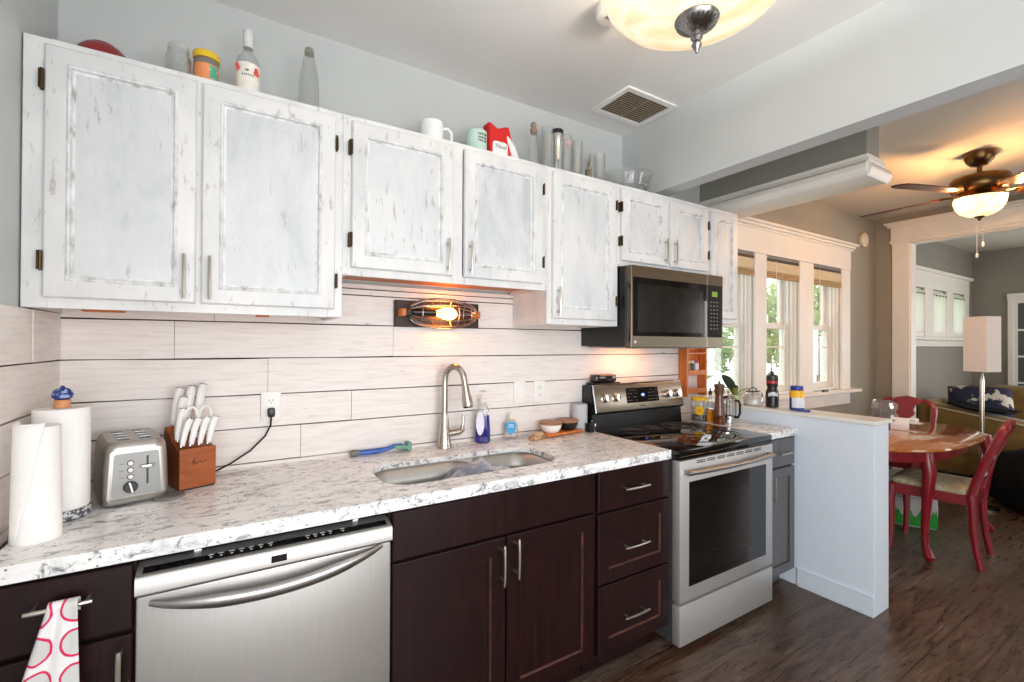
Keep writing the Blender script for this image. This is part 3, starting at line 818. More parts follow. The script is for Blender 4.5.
r = thing('drawer_cabinet', 'espresso three-drawer base cabinet beside the range', 'cabinet', (1.97, -0.3, 0))
base_box(1.744, 2.196).build('cabinet_box', M_ESP, r)
for z0, z1, fl in ((0.706, 0.872, True), (0.408, 0.697, False), (0.120, 0.399, False)):
    dr = shaker(1.756, 2.186, z0, z1, flat=fl).build('drawer', [M_ESP, M_WORN], r)
    zz = (z0 + z1) / 2 - (0.0 if fl else 0.008)
    pull((1.882, BD, zz), (2.028, BD, zz), (0, -0.028, 0), 0.005, 0.004).build('handle', M_SATIN, dr)

r = thing('grey_cabinet', 'small grey base cabinet between the range and the half wall', 'cabinet', (3.13, -0.3, 0))
GF = BF
mb = base_box(2.972, 3.276); mb.build('cabinet_box', M_GREYCAB, r)
dr = shaker(2.976, 3.272, 0.712, 0.868, flat=True).build('drawer', [M_GREYCAB, M_GAP], r)
pull((3.085, BD, 0.786), (3.205, BD, 0.786), (0, -0.022, 0), 0.0052, 0.003).build('handle', M_SATIN, dr)
dr = shaker(2.976, 3.272, 0.105, 0.700, st=0.05).build('door', [M_GREYCAB, mat('dark_brown_groove', (66, 52, 50), 0.5)], r)  # inner groove of the door is coloured darker
pull((3.02, BD, 0.53), (3.02, BD, 0.67), (0, -0.030, 0), 0.005, 0.003).build('handle', M_SATIN, dr)

# ------------------------------------------------------------------ countertops and sink
SINK = rrect(0.925, 1.665, -0.548, -0.240, 0.10, 8)
outer = [(0.019, -0.657), (2.1955, -0.657), (2.1955, -0.0175), (0.019, -0.0175)]
mb = MB(); holed(mb, outer, SINK, 0.894, 0.914)
mb.box(0.019, 2.1955, -0.6565, -0.600, 0.8745, 0.8935); mb.box(0.019, 0.86, -0.600, -0.0175, 0.8745, 0.8935); mb.box(1.72, 2.1955, -0.600, -0.0175, 0.8745, 0.8935); mb.box(0.86, 1.72, -0.17, -0.0175, 0.8745, 0.8935)
ct_ = one('countertop', mb, M_GRAN, 'long speckled white granite countertop with the sink cut-out', 'countertop', (1.1, -0.33, 0.8745))
one('countertop', MB().box(2.9655, 3.2935, -0.662, -0.0175, 0.8745, 0.914, 0.004, 2), M_GRAN, 'short grey granite countertop between the range and half wall', 'countertop', (3.13, -0.33, 0.8745))

M_SINK = m_steel('sink_steel', (196, 194, 190), 0.38, ax=(20, 20, 1), metal=0.8, contrast=0.10)
r = thing('double_sink', 'stainless undermount double bowl sink below the faucet', 'sink', (1.31, -0.39, 0.68))


def bowl(x0, x1):
    mb = MB(); rs = []
    for i, z, q in ((0.0, 0.887, 0.085), (0.004, 0.82, 0.082), (0.010, 0.72, 0.078), (0.018, 0.698, 0.07), (0.045, 0.684, 0.05), (0.10, 0.680, 0.03)):
        rs.append([(p[0], p[1], z) for p in rrect(x0 + i, x1 - i, -0.545 + i, -0.240 - i, q, 8)])
    mb.rings(rs, False, True); return mb


b1 = bowl(0.928, 1.335).build('bowl', M_SINK, r, solid=0.0015); b2 = bowl(1.355, 1.662).build('bowl', M_SINK, r, solid=0.0015)
for b_, cx in ((b1, 1.147), (b2, 1.508)):
    mb = MB(); mb.lathe([(0.044, 0.684), (0.044, 0.688), (0.036, 0.689), (0.03, 0.6855), (0.001, 0.6855)], (cx, -0.39, 0), 20); mb.build('drain', M_CHROME, b_)
mb = MB(); mb.rings([[(p[0], p[1], z) for p in rrect(1.335 - e, 1.355 + e, -0.52 - 0, -0.265, 0.009, 3)] for e, z in ((-0.002, 0.80), (-0.002, 0.880), (-0.002, 0.8865))]); mb.build('divider', M_SINK, r)
mb = MB(); holed(mb, rrect(0.905, 1.682, -0.566, -0.222, 0.10, 8), rrect(0.928, 1.335, -0.545, -0.240, 0.085, 8), 0.8872, 0.8935, (rrect(1.355, 1.662, -0.545, -0.240, 0.085, 8),)); mb.build('rim_flange', M_SINK, r)
# wet grey cloth over the divider
M_CLOTH = m_print('wet_grey_blue_cloth', (140, 145, 158), (202, 204, 210), 14, 0.42, 0.62, 0.95)
mb = MB()


def clothf(u, v):
    x = 1.345 + (u - 0.5) * 0.26; y = -0.50 + v * 0.19
    d = abs(x - 1.345)
    z = 0.905 - max(0, d - 0.02) * 0.45 - 0.06 * max(0, abs(v - 0.45) - 0.3) + 0.010 * math.sin(u * 17 + v * 5) + 0.008 * math.sin(v * 21 + u * 6)
    return (x + 0.012 * math.sin(v * 9), y + 0.012 * math.sin(u * 11), max(z, 0.895 if d < 0.02 else 0.70))


mb.grid(clothf, 40, 20)
one('dish_cloth', mb, M_CLOTH, 'crumpled grey dish cloth over the divider between the sink bowls', 'cloth', (1.345, -0.42, 0.86), solid=0.003)

# faucet
FX, FY = 1.322, -0.085
r = thing('faucet', 'brushed nickel pull-down gooseneck faucet behind the sink', 'faucet', (FX, FY, 0.914))
mb = MB(); mb.lathe([(0.034, 0.9145), (0.034, 0.920), (0.031, 0.926), (0.0275, 0.96), (0.021, 1.03), (0.017, 1.068), (0.0165, 1.072)], (FX, FY, 0), 24); mb.build('body', M_NICK, r)
mb = MB(); arc = [(FX, FY, 1.072), (FX, FY, 1.21)]
rd = 0.050; dirx, diry = 0.62, -0.78
for i in range(1, 11):
    a = PI * i / 10 * 0.93; arc.append((FX + dirx * rd * (1 - math.cos(a)), FY + diry * rd * (1 - math.cos(a)), 1.226 + 0.064 * math.sin(a)))
e = Vector(arc[-1]); arc.append(tuple(e + Vector((dirx * 0.006, diry * 0.006, -0.03))))
mb.tube(arc, [0.0155] + [0.0145] * (len(arc) - 1), 14); mb.build('spout', M_NICK, r)
e = Vector(arc[-1]); dn = Vector((dirx * 0.16, diry * 0.16, -1)).normalized()
mb = MB(); mb.tube([e, e + dn * 0.03, e + dn * 0.07, e + dn * 0.098], [0.0155, 0.0175, 0.0235, 0.025], 16); h = mb.build('spray_head', M_NICK, r)
mb = MB(); mb.tube([e + dn * 0.098, e + dn * 0.106], [0.022, 0.021], 16); mb.build('nozzle', M_BLACK, h)
mb = MB(); mb.tube([(FX + 0.012, FY, 0.978), (FX + 0.075, FY - 0.004, 0.982)], [0.017, 0.017], 14); mb.tube([(FX + 0.073, FY - 0.004, 0.982), (FX + 0.088, FY - 0.006, 0.990), (FX + 0.093, FY - 0.006, 1.02), (FX + 0.093, FY - 0.006, 1.062)], [0.0165, 0.013, 0.0065, 0.006], 12)
mb.build('lever_handle', M_NICK, r)

# ------------------------------------------------------------------ dishwasher
r = thing('dishwasher', 'stainless steel dishwasher with arched bar handle under the counter', 'dishwasher', (0.587, -0.35, 0))
X0, X1 = 0.2805, 0.894
mb = MB(); mb.box(X0 + 0.01, X1 - 0.01, -0.60, -0.03, 0.03, 0.845); mb.box(X0 + 0.02, X1 - 0.02, -0.58, -0.565, 0.001, 0.08); mb.build('tub', M_BLACK, r)
M_DW = m_steel('dishwasher_steel', (186, 182, 178), 0.38, ax=(50, 50, 1.0), contrast=0.10, metal=0.72)
mb = MB(); mb.box(X0, X1, -0.668, -0.605, 0.09, 0.788, 0.006, 2); dd = mb.build('door', M_DW, r)
mb = MB()
prof = [(-0.605, 0.793), (-0.676, 0.793), (-0.680, 0.798), (-0.678, 0.832), (-0.674, 0.838), (-0.622, 0.851), (-0.605, 0.851)]
mb.prism(prof, 'x', X0 - 0.001, X1 + 0.001); cp = mb.build('control_panel', M_DW, r)
sl = Matrix.Translation((0, -0.648, 0.8452)) @ Matrix.Rotation(math.atan2(0.013, 0.052), 4, 'X')
mb = MB(); mb.box(X0 + 0.012, X1 - 0.012, -0.017, 0.007, -0.0005, 0.0012, 0.0004, M=sl); st = mb.build('key_strip', M_BGLASS, cp)
mb = MB()
for i, x in enumerate([0.43, 0.452, 0.476, 0.498, 0.520, 0.543, 0.566, 0.66, 0.68, 0.70, 0.72, 0.755]):
    q = 0.0045; mb.add([sl @ Vector((x - q, -0.004, 0.0018)), sl @ Vector((x + q, -0.004, 0.0018)), sl @ Vector((x, -0.0095, 0.0018))], [(0, 1, 2)])
    mb.box(x - 0.006, x + 0.006, 0.003, 0.0055, 0.0012, 0.0017, M=sl)
mb.build('key_symbols', mat('white_print', (225, 225, 225), 0.6), st)
mb = MB(); mb.box(0.566, 0.604, -0.681, -0.677, 0.806, 0.824, 0.001); mb.build('display', M_BGLASS, cp)
mb = MB(); n = 20; pts = []; rad = []
for i in range(n + 1):
    t = i / n; s_ = math.sin(PI * t); pts.append((0.308 + 0.556 * t, -0.676 - 0.040 * s_ ** 0.7, 0.772 - 0.028 * s_ ** 0.8 + 0.014 * t)); rad.append(0.006 + 0.012 * min(1, s_ * 1.4))
mb.tube(pts, rad, 12, flat=0.62, up=(0, 0, 1)); mb.build('handle', M_STEEL, dd)
mb = MB()
for x in (0.40, 0.80): mb.box(x - 0.008, x + 0.008, -0.612, -0.604, 0.8515, 0.8735)
mb.build('mounting_tab', M_CHROME, r)

# ------------------------------------------------------------------ range
r = thing('electric_range', 'stainless electric range with black glass cooktop', 'range', (2.58, -0.36, 0))
RX0, RX1, RF = 2.2005, 2.9605, -0.70
M_RSIDE = mat('range_side_grey', (70, 70, 72), 0.4)
mb = MB(); mb.box(RX0 + 0.003, RX1 - 0.003, -0.655, -0.022, 0.03, 0.885)
for x in (RX0 + 0.05, RX1 - 0.05):
    for y in (-0.60, -0.08): mb.cyl((x, y, 0.0005), (x, y, 0.03), 0.018, n=10)
mb.build('oven_body', M_RSIDE, r)
mb = MB(); mb.box(RX0, RX1, -0.695, -0.118, 0.885, 0.9155, 0.004, 2); mb.box(RX0, RX1, -0.697, -0.6551, 0.872, 0.889, 0.003); ckt = mb.build('cooktop', M_BGLASS, r)
mb = MB()
for cx, cy, rr_ in ((2.385, -0.52, 0.115), (2.385, -0.25, 0.08), (2.775, -0.52, 0.09), (2.775, -0.25, 0.115), (2.58, -0.22, 0.05)):
    for q in (rr_, rr_ * 0.62): mb.tube([(cx + q * math.cos(2 * PI * k / 40), cy + q * math.sin(2 * PI * k / 40), 0.9157) for k in range(40)], 0.0009, 4, closed=True)
mb.build('burner_rings', mat('burner_print', (70, 70, 72), 0.4), ckt)
mb = MB(); mb.box(RX0 + 0.002, RX1 - 0.002, RF, -0.656, 0.225, 0.868, 0.004, 2)
dr = mb.build('oven_door', M_STEELV, r)
mb = MB(); mb.box(2.266, 2.892, RF - 0.0015, RF + 0.002, 0.290, 0.768, 0.0005); mb.build('window', M_OVGL, dr)
mb = MB()
for i in range(7):
    x = 2.32 + i * 0.077; mb.box(x, x + 0.062, RF - 0.001, RF + 0.002, 0.848, 0.853); mb.box(x, x + 0.062, RF - 0.001, RF + 0.002, 0.857, 0.861)
mb.build('vent_slots', M_BLACK, dr)
mb = MB(); n = 16; pts = [(2.228 + 0.690 * i / n, RF - 0.026 - 0.012 * math.sin(PI * i / n), 0.818 - 0.003 * math.sin(PI * i / n)) for i in range(n + 1)]
mb.tube(pts, 0.0115, 12)
for x in (2.238, 2.908): mb.box(x - 0.011, x + 0.011, RF - 0.034, RF, 0.806, 0.829, 0.004)
mb.build('handle', M_STEEL, dr)
mb = MB(); mb.box(RX0 + 0.002, RX1 - 0.002, RF, -0.656, 0.030, 0.212, 0.004, 2); mb.build('storage_drawer', M_STEELV, r)
prof = [(-0.022, 0.886), (-0.022, 1.150), (-0.030, 1.162), (-0.098, 1.168), (-0.106, 1.162), (-0.135, 1.012), (-0.128, 1.004), (-0.110, 0.998), (-0.118, 0.9156), (-0.118, 0.886)]
mb = MB(); mb.prism(prof, 'x', RX0 + 0.004, RX1 - 0.004); bg = mb.build('backguard', M_BLACK, r)
ang = math.atan2(0.029, 0.150)
FP = Matrix.Translation((2.5805, -0.1205, 1.087)) @ Matrix.Rotation(PI / 2 - ang, 4, 'X')      # local x along, y up the face, z out of it
mb = MB(); mb.box(-0.374, 0.374, -0.074, 0.076, -0.004, 0.003, 0.002, 2, M=FP); fpn = mb.build('control_fascia', m_steel('fascia_steel', (176, 164, 148), 0.27, ax=(1, 60, 60)), bg)
mb = MB(); mb.box(-0.376, -0.368, -0.078, 0.08, -0.012, 0.0045, 0.002, M=FP); mb.box(-0.376, 0.376, 0.076, 0.081, -0.03, 0.004, 0.002, M=FP); mb.build('fascia_edge', M_CHROME, bg)
mb = MB(); mb.box(-0.125, 0.150, -0.036, 0.052, 0.003, 0.0045, 0.001, M=FP); dp = mb.build('clock_display', M_BGLASS, bg)
mb = MB(); mb.box(0.000, 0.026, 0.003, 0.013, 0.0046, 0.0052, M=FP); mb.box(0.008, 0.018, -0.001, 0.017, 0.0046, 0.0052, M=FP); mb.build('lit_segment', mat('blue_display', (120, 140, 255), 0.5, emit=((120, 140, 255), 2.5)), dp)
mb = MB(); rnd = random.Random(5)
for gx in (-0.105, -0.085, -0.062, -0.043, 0.065, 0.085, 0.105, 0.128):
    for gy in (-0.022, -0.002, 0.018, 0.036):
        if rnd.random() < 0.8: mb.box(gx - 0.006, gx + 0.004, gy, gy + 0.002, 0.0045, 0.005, M=FP)
mb.build('key_prints', mat('grey_print', (150, 150, 152), 0.6), dp)
for kx in (-0.296, -0.212, 0.232, 0.318):
    mb = MB(); K = FP @ Tr(kx, 0.002, 0.003)
    mb.lathe([(0.026, 0.0), (0.026, 0.004), (0.023, 0.006)], (0, 0, 0), 20); mb.lathe([(0.021, 0.006), (0.020, 0.024), (0.018, 0.028)], (0, 0, 0), 20); mb.box(-0.005, 0.005, -0.021, 0.021, 0.022, 0.036, 0.002)
    mb.tf(K); mb.build('knob', M_CHROME, bg)
mb = MB(); mb.text('SAMSUNG', 0.011, FP @ Tr(0.0, -0.056, 0.0032)); mb.build('maker_lettering', mat('dark_print', (60, 50, 44), 0.5), bg)

# ------------------------------------------------------------------ microwave
r = thing('microwave', 'over-the-range stainless and black microwave', 'microwave', (2.58, -0.21, 1.385))
MX0, MX1, MZ0, MZ1, MF = 2.1965, 2.9560, 1.3800, 1.8035, -0.408
mb = MB(); mb.box(MX0 + 0.001, MX1 - 0.001, MF + 0.042, -0.020, MZ0 + 0.006, MZ1 - 0.001, 0.003); mb.build('case', M_BLACK, r)
mb = MB(); mb.box(MX0 + 0.03, MX1 - 0.03, -0.38, -0.05, MZ0 - 0.004, MZ0 + 0.0055, 0.003); mb.build('underside_grille', M_STEEL, r)
XD = 2.805
mb = MB(); mb.box(MX0, XD, MF, MF + 0.0415, MZ0, MZ1 - 0.002, 0.003); dr = mb.build('door', M_BLKST, r)
mb = MB(); mb.box(MX0 + 0.012, XD - 0.0012, MF - 0.001, MF + 0.002, MZ0 + 0.060, MZ1 - 0.062); bz = mb.build('door_glass', M_BGLASS, dr)
mb = MB(); mb.box(MX0 + 0.045, XD - 0.035, MF - 0.0016, MF - 0.0002, MZ0 + 0.082, MZ1 - 0.095); mb.build('window_screen', mat('smoked_window_screen', (26, 25, 22), 0.14, spec=0.5), bz)
mb = MB(); mb.tube([(MX0 - 0.013, MF + 0.016, MZ0 + 0.03), (MX0 - 0.016, MF + 0.014, MZ0 + 0.2), (MX0 - 0.013, MF + 0.016, MZ1 - 0.09)], 0.0055, 8)
for z in (MZ0 + 0.05, MZ1 - 0.11): mb.box(MX0 - 0.014, MX0 + 0.001, MF + 0.010, MF + 0.022, z - 0.01, z + 0.01, 0.002)
mb.build('handle', M_BLACK, dr)
mb = MB(); mb.lathe([(0.007, 0), (0.007, 0.0012)], (MX0 + 0.028, MF - 0.0013, MZ0 + 0.030), 12, axis='y'); mb.build('badge', mat('badge_white', (230, 230, 232), 0.4), dr)
mb = MB(); mb.box(XD + 0.002, MX1, MF, MF + 0.0415, MZ0, MZ1 - 0.002, 0.003); cpn = mb.build('control_panel', M_BLKST, r)
mb = MB(); mb.box(XD + 0.004, MX1 - 0.012, MF - 0.001, MF + 0.002, MZ0 + 0.060, MZ1 - 0.062); kp = mb.build('keypad', mat('matt_black_keypad', (12, 12, 13), 0.6, spec=0.2), cpn)
mb = MB(); mb.box(XD + 0.045, XD + 0.095, MF - 0.0016, MF - 0.0008, MZ1 - 0.128, MZ1 - 0.098, 0.0003); mb.build('green_display', mat('green_display', (110, 150, 40), 0.5, emit=((120, 170, 40), 0.18)), kp)
mb = MB()
for i in range(3):
    for j in range(8):
        x = XD + 0.038 + i * 0.028; z = MZ1 - 0.160 - j * 0.022; mb.box(x - 0.007, x + 0.007, MF - 0.0014, MF - 0.0009, z - 0.0018, z + 0.0018)
mb.build('key_prints', mat('grey_print', (150, 150, 152), 0.6), kp)

# ------------------------------------------------------------------ wall fixtures
r = thing('wall_sconce', 'caged bulb wall sconce on a dark board over the sink', 'lamp', (1.31, -0.03, 1.53))
mb = MB(); mb.box(1.100, 1.522, -0.040, -0.0178, 1.472, 1.592, 0.003); mb.build('backboard', M_DARKWOOD, r)
mb = MB(); mb.lathe([(0.012, 0), (0.020, 0.004), (0.022, 0.05), (0.018, 0.075), (0.016, 0.11)], (1.165, -0.085, 1.535), 14, axis='x'); mb.box(1.137, 1.165, -0.088, -0.0405, 1.522, 1.548, 0.003); mb.build('socket', M_BLACK, r)
mb = MB(); mb.lathe([(0.012, 0.0), (0.014, 0.012), (0.024, 0.035), (0.029, 0.06), (0.026, 0.085), (0.014, 0.102), (0.001, 0.107)], (1.275, -0.085, 1.535), 16, axis='x')
mb.build('bulb', mat('glowing_filament_bulb', (255, 220, 150), 0.3, emit=((255, 150, 60), 40.0)), r)
mb = MB(); cx, cy, cz = 1.315, -0.085, 1.535
for k in range(12):
    a = 2 * PI * k / 12; mb.tube([(cx - 0.17 * math.cos(t), cy + 0.070 * math.sin(t) ** 0.8 * math.cos(a) * (0.72 if math.cos(a) > 0 else 1.0), cz + 0.070 * math.sin(t) ** 0.8 * math.sin(a)) for t in [PI * (0.12 + 0.86 * i / 16) for i in range(17)]], 0.0024, 5)
for s_ in (-0.12, -0.04, 0.05, 0.12):
    q = 0.070 * (1 - (s_ / 0.17) ** 2) ** 0.4; mb.tube([(cx + s_, cy + q * math.cos(t) * (0.72 if math.cos(t) > 0 else 1.0), cz + q * math.sin(t)) for t in [2 * PI * i / 20 for i in range(20)]], 0.0018, 5, closed=True)
mb.build('wire_cage', M_STEEL, r)
mb = MB(); mb.box(1.112, 1.136, -0.094, -0.0405, 1.518, 1.552, 0.003); mb.build('cage_bracket', M_ORANGE, r)
mb = MB(); mb.box(1.484, 1.502, -0.097, -0.0405, 1.518, 1.552, 0.003); mb.build('cage_bracket', M_ORANGE, r)


def outlet(x, z, name, label, switch=False, y=-0.0185):
    r = thing(name, label, 'switch' if switch else 'outlet', (x, y, z))
    mb = MB(); mb.box(x - 0.036, x + 0.036, y - 0.006, y, z - 0.058, z + 0.058, 0.003, 2); p = mb.build('cover_plate', M_WHITE, r)
    if switch:
        mb = MB(); mb.box(x - 0.017, x + 0.017, y - 0.0095, y - 0.006, z - 0.033, z + 0.033, 0.002); mb.build('rocker', M_WHITE, r)
    else:
        for dz in (-0.020, 0.020):
            mb = MB(); mb.rings([[(x + p_[0], yy, z + dz + p_[1]) for p_ in rrect(-0.017, 0.017, -0.0145, 0.0145, 0.012, 5)] for yy in (y - 0.006, y - 0.0085)]); s_ = mb.build('socket', M_WHITE, r)
            mb = MB()
            for dx in (-0.006, 0.006): mb.box(x + dx - 0.001, x + dx + 0.001, y - 0.0088, y - 0.0083, z + dz - 0.001, z + dz + 0.007)
            mb.lathe([(0.0022, 0), (0.0022, 0.0005)], (x, y - 0.0088, z + dz - 0.007), 8, axis='y'); mb.build('slots', M_BLACK, s_)
    return r


outlet(0.611, 1.147, 'wall_outlet', 'white wall outlet with the black toaster cord plugged in')
outlet(1.778, 1.143, 'light_switch', 'white rocker light switch on the shiplap right of the faucet', True)
outlet(1.905, 1.141, 'wall_outlet', 'white wall outlet on the shiplap beside the light switch')
mb = MB(); mb.box(0.598, 0.624, -0.050, -0.0275, 1.106, 1.142, 0.006, 2)
mb.tube([(0.611, -0.040, 1.108), (0.609, -0.042, 1.075), (0.590, -0.045, 1.035), (0.54, -0.05, 0.985), (0.475, -0.055, 0.945), (0.43, -0.06, 0.925), (0.40, -0.065, 0.9185), (0.36, -0.075, 0.9185), (0.29, -0.080, 0.9185)], 0.0035, 8)
one('power_cord', mb, M_BLACK, 'black power cord hanging from the outlet to the toaster', 'cord', (0.5, -0.05, 0.92))

# ------------------------------------------------------------------ counter items
# leaning towel roll
r = thing('paper_towel_roll', 'loose white paper towel roll standing against the end wall', 'paper towel', (0.069, -0.497, 0.9145))
mb = MB(); rs = []
for z, q in ((0.9145, 0.045), (1.19, 0.040)): rs.append([(0.069 + q * math.cos(2 * PI * i / 28), -0.497 + q * math.sin(2 * PI * i / 28), z) for i in range(28)])
mb.rings(rs); mb.build('roll', M_PAPER, r)
mb = MB()
mb.grid(lambda u, v: (0.069 + (0.0475 - 0.004 * v) * math.cos(math.radians(150 + 150 * u * (1 - 0.45 * (1 - v)))), -0.497 + (0.0475 - 0.004 * v) * math.sin(math.radians(150 + 150 * u * (1 - 0.45 * (1 - v)))), 0.9155 + 0.285 * v), 24, 12)
mb.build('loose_sheet', M_PAPER, r, solid=0.001)
# roll on holder
r = thing('paper_towel_holder', 'paper towel roll on a stand with a blue ceramic knob', 'paper towel', (0.076, -0.335, 0.9145))
HX, HY = 0.076, -0.335
M_BLUEP = m_print('blue_white_pottery', (226, 228, 232), (44, 66, 132), 55, 0.47, 0.53, 0.25)
M_BLUED = m_print('deep_blue_pottery', (150, 170, 214), (34, 52, 120), 70, 0.42, 0.50, 0.2)
M_BASEP = m_print('grey_patterned_pottery', (206, 206, 204), (64, 68, 84), 110, 0.47, 0.53, 0.3)
mb = MB(); mb.lathe([(0.062, 0.9145), (0.064, 0.918), (0.064, 0.938), (0.062, 0.942)], (HX, HY, 0), 32); mb.build('base', M_BASEP, r)
mb = MB(); mb.lathe([(0.010, 0.942), (0.010, 1.215)], (HX, HY, 0), 12); mb.lathe([(0.0175, 1.215), (0.0165, 1.220), (0.0185, 1.237)], (HX, HY, 0), 16); mb.build('post', mat('terracotta_collar', (206, 140, 96), 0.5), r)
mb = MB(); mb.lathe([(0.012, 1.237), (0.021, 1.242), (0.0235, 1.250), (0.019, 1.262), (0.012, 1.268), (0.006, 1.270), (0.004, 1.275), (0.001, 1.276)], (HX, HY, 0), 24); mb.build('knob', M_BLUED, r)
mb = MB(); mb.lathe([(0.019, 0.9425), (0.058, 0.9425), (0.0595, 0.946), (0.0595, 1.212), (0.058, 1.2145), (0.019, 1.2145), (0.019, 0.9425)], (HX, HY, 0), 40, cap0=False, cap1=False); mb.build('roll', M_PAPER, r)

# toaster
r = thing('toaster', 'two-slice stainless steel toaster with a round dial', 'toaster', (0, 0, 0))
M_TOAST = m_steel('toaster_steel', (172, 168, 162), 0.33, ax=(1, 60, 60), contrast=0.05)
M_TOASTF = m_steel('toaster_face_steel', (134, 133, 131), 0.42, ax=(60, 1, 60), contrast=0.05)
W, L, Hh = 0.077, 0.125, 0.178
mb = MB()
rs = []
for z, sx, sy, q in ((0.006, 0.97, 0.99, 0.02), (0.014, 1.0, 1.0, 0.022), (0.03, 1.0, 1.0, 0.024), (0.12, 0.965, 0.985, 0.026), (0.158, 0.93, 0.97, 0.03), (0.170, 0.88, 0.95, 0.03), (0.178, 0.78, 0.90, 0.025)):
    rs.append([(p[0], p[1], z) for p in rrect(-W * sx, W * sx, -L * sy, L * sy, q, 6)])
mb.rings(rs)
for x in (-0.05, 0.05):
    for y in (-0.09, 0.09): mb.cyl((x, y, 0.0), (x, y, 0.008), 0.01, n=8)
body = mb.build('shell', M_TOAST, r)
FT = Matrix.Translation((0, -L * 0.985, 0.082)) @ Matrix.Rotation(PI / 2 - 0.028, 4, 'X')
mb = MB(); mb.rings([[tuple(FT @ Vector((p[0] * (1 - 0.05 * p[1] / 0.06), p[1], z))) for p in rrect(-0.058 + e, 0.058 - e, -0.060 + e, 0.070 - e, 0.01, 5)] for e, z in ((-0.004, -0.01), (-0.004, 0.0035), (0.0, 0.0045))]); fr = mb.build('bezel', M_TOAST, body)
mb = MB(); mb.rings([[tuple(FT @ Vector((p[0] * (1 - 0.05 * p[1] / 0.06), p[1], z))) for p in rrect(-0.053, 0.053, -0.055, 0.065, 0.008, 5)] for z in (0.0035, 0.0052)]); fc = mb.build('face_plate', M_TOASTF, r)
for by in (0.036, 0.017, -0.002):
    mb = MB(); mb.lathe([(0.0078, 0.005), (0.0078, 0.008), (0.0062, 0.0085)], (-0.014, by, 0), 16); mb.tf(FT); bb = mb.build('button_ring', M_BLACK, fc)
    mb = MB(); mb.lathe([(0.006, 0.006), (0.006, 0.0095), (0.0045, 0.0105), (0.001, 0.0108)], (-0.014, by, 0), 16); mb.tf(FT); mb.build('button', M_WHITE, bb)
mb = MB()
for by in (0.036, 0.017, -0.002): mb.box(-0.040, -0.027, by - 0.0008, by + 0.0008, 0.0052, 0.0056, M=FT)
for k in range(18):
    a = 2 * PI * k / 18; mb.box(-0.014 + 0.021 * math.cos(a) - 0.0006, -0.014 + 0.021 * math.cos(a) + 0.0006, -0.030 + 0.021 * math.sin(a) - 0.0006, -0.030 + 0.021 * math.sin(a) + 0.0006, 0.0052, 0.0056, M=FT)
mb.build('printed_marks', mat('grey_mark', (90, 92, 96), 0.6), fc)
mb = MB(); mb.lathe([(0.016, 0.005), (0.016, 0.014), (0.014, 0.016), (0.001, 0.016)], (-0.014, -0.030, 0), 24); mb.tf(FT); dl = mb.build('dial', M_BLACK, fc)
mb = MB(); mb.box(-0.0165, -0.0115, -0.045, -0.015, 0.016, 0.019, 0.001); mb.tf(FT @ Tr(-0.014, -0.03, 0) @ Rz(0.25) @ Tr(0.014, 0.03, 0)); mb.build('pointer', M_CHROME, dl)
mb = MB(); mb.box(0.0215, 0.0265, -0.028, 0.052, 0.0052, 0.0058, M=FT); sl_ = mb.build('lever_slot', M_BLACK, fc)
mb = MB(); mb.box(0.008, 0.040, 0.018, 0.028, 0.0058, 0.018, 0.003, 2, M=FT); mb.build('lever', M_CHROME, sl_)
mb = MB()
for y0_ in (-0.075, 0.012): pass
for x_ in (-0.025, 0.025):
    mb.box(x_ - 0.013, x_ + 0.013, -0.085, 0.085, 0.1775, 0.1788, 0.0004)
mb.build('bread_slots', M_BLACK, r)
mb = MB()
for x_ in (-0.025, 0.025):
    for y_ in (-0.05, 0.0, 0.05): mb.box(x_ - 0.013, x_ + 0.013, y_ - 0.002, y_ + 0.002, 0.1780, 0.1796)
mb.build('slot_guides', M_CHROME, r)
place(r, (0.203, -0.182, 0.9145), math.radians(14)); r.scale = (1.05, 1.05, 1.05)
# small round trivet
one('coaster', MB().lathe([(0.040, 0), (0.042, 0.002), (0.042, 0.005), (0.040, 0.007), (0.001, 0.007)], (0.312, -0.285, 0.9145), 24), mat('grey_rubber', (120, 118, 114), 0.5), 'small grey round coaster sticking out beside the toaster foot', 'coaster', (0.312, -0.285, 0.9145))

# knife block with knives
r = thing('knife_block', 'cherry wood knife block on the counter beside the toaster', 'knife block', (0, 0, 0))
mb = MB(); prof = [(-0.075, 0.0), (0.055, 0.0), (0.068, 0.150), (0.060, 0.166), (0.040, 0.168), (0.022, 0.158), (-0.012, 0.128), (-0.062, 0.108), (-0.072, 0.112)]
prof = [(-0.075, 0.0), (0.050, 0.0), (0.066, 0.150), (0.058, 0.166), (0.040, 0.166), (0.022, 0.152), (-0.010, 0.128), (-0.058, 0.110), (-0.075, 0.114)]
mb.prism(prof, 'x', -0.046, 0.046); mb.build('block', M_CHERRY, r)
mb = MB(); mb.box(-0.044, 0.044, -0.073, 0.048, -0.0045, -0.0005); mb.build('foot_pad', M_BLACK, r)
mb = MB(); mb.tube([(-0.014 + 0.034 * t, -0.0752, 0.072 + 0.007 * math.sin(15 * t) * (1 - 0.6 * t)) for t in [k / 40 for k in range(41)]], 0.0011, 5); mb.tube([(-0.012, -0.0752, 0.063), (-0.010, -0.0752, 0.086), (-0.004, -0.0752, 0.086)], 0.0011, 5); mb.build('burnt_stamp', mat('burnt_brown', (74, 36, 18), 0.6), r)
KB = Matrix.Translation((0.354, -0.146, 0.9200)) @ Rz(math.radians(20)) @ Matrix.Scale(1.13, 4)
M_KNIFE = mat('white_knife_handle', (236, 236, 234), 0.3, var=0.01)


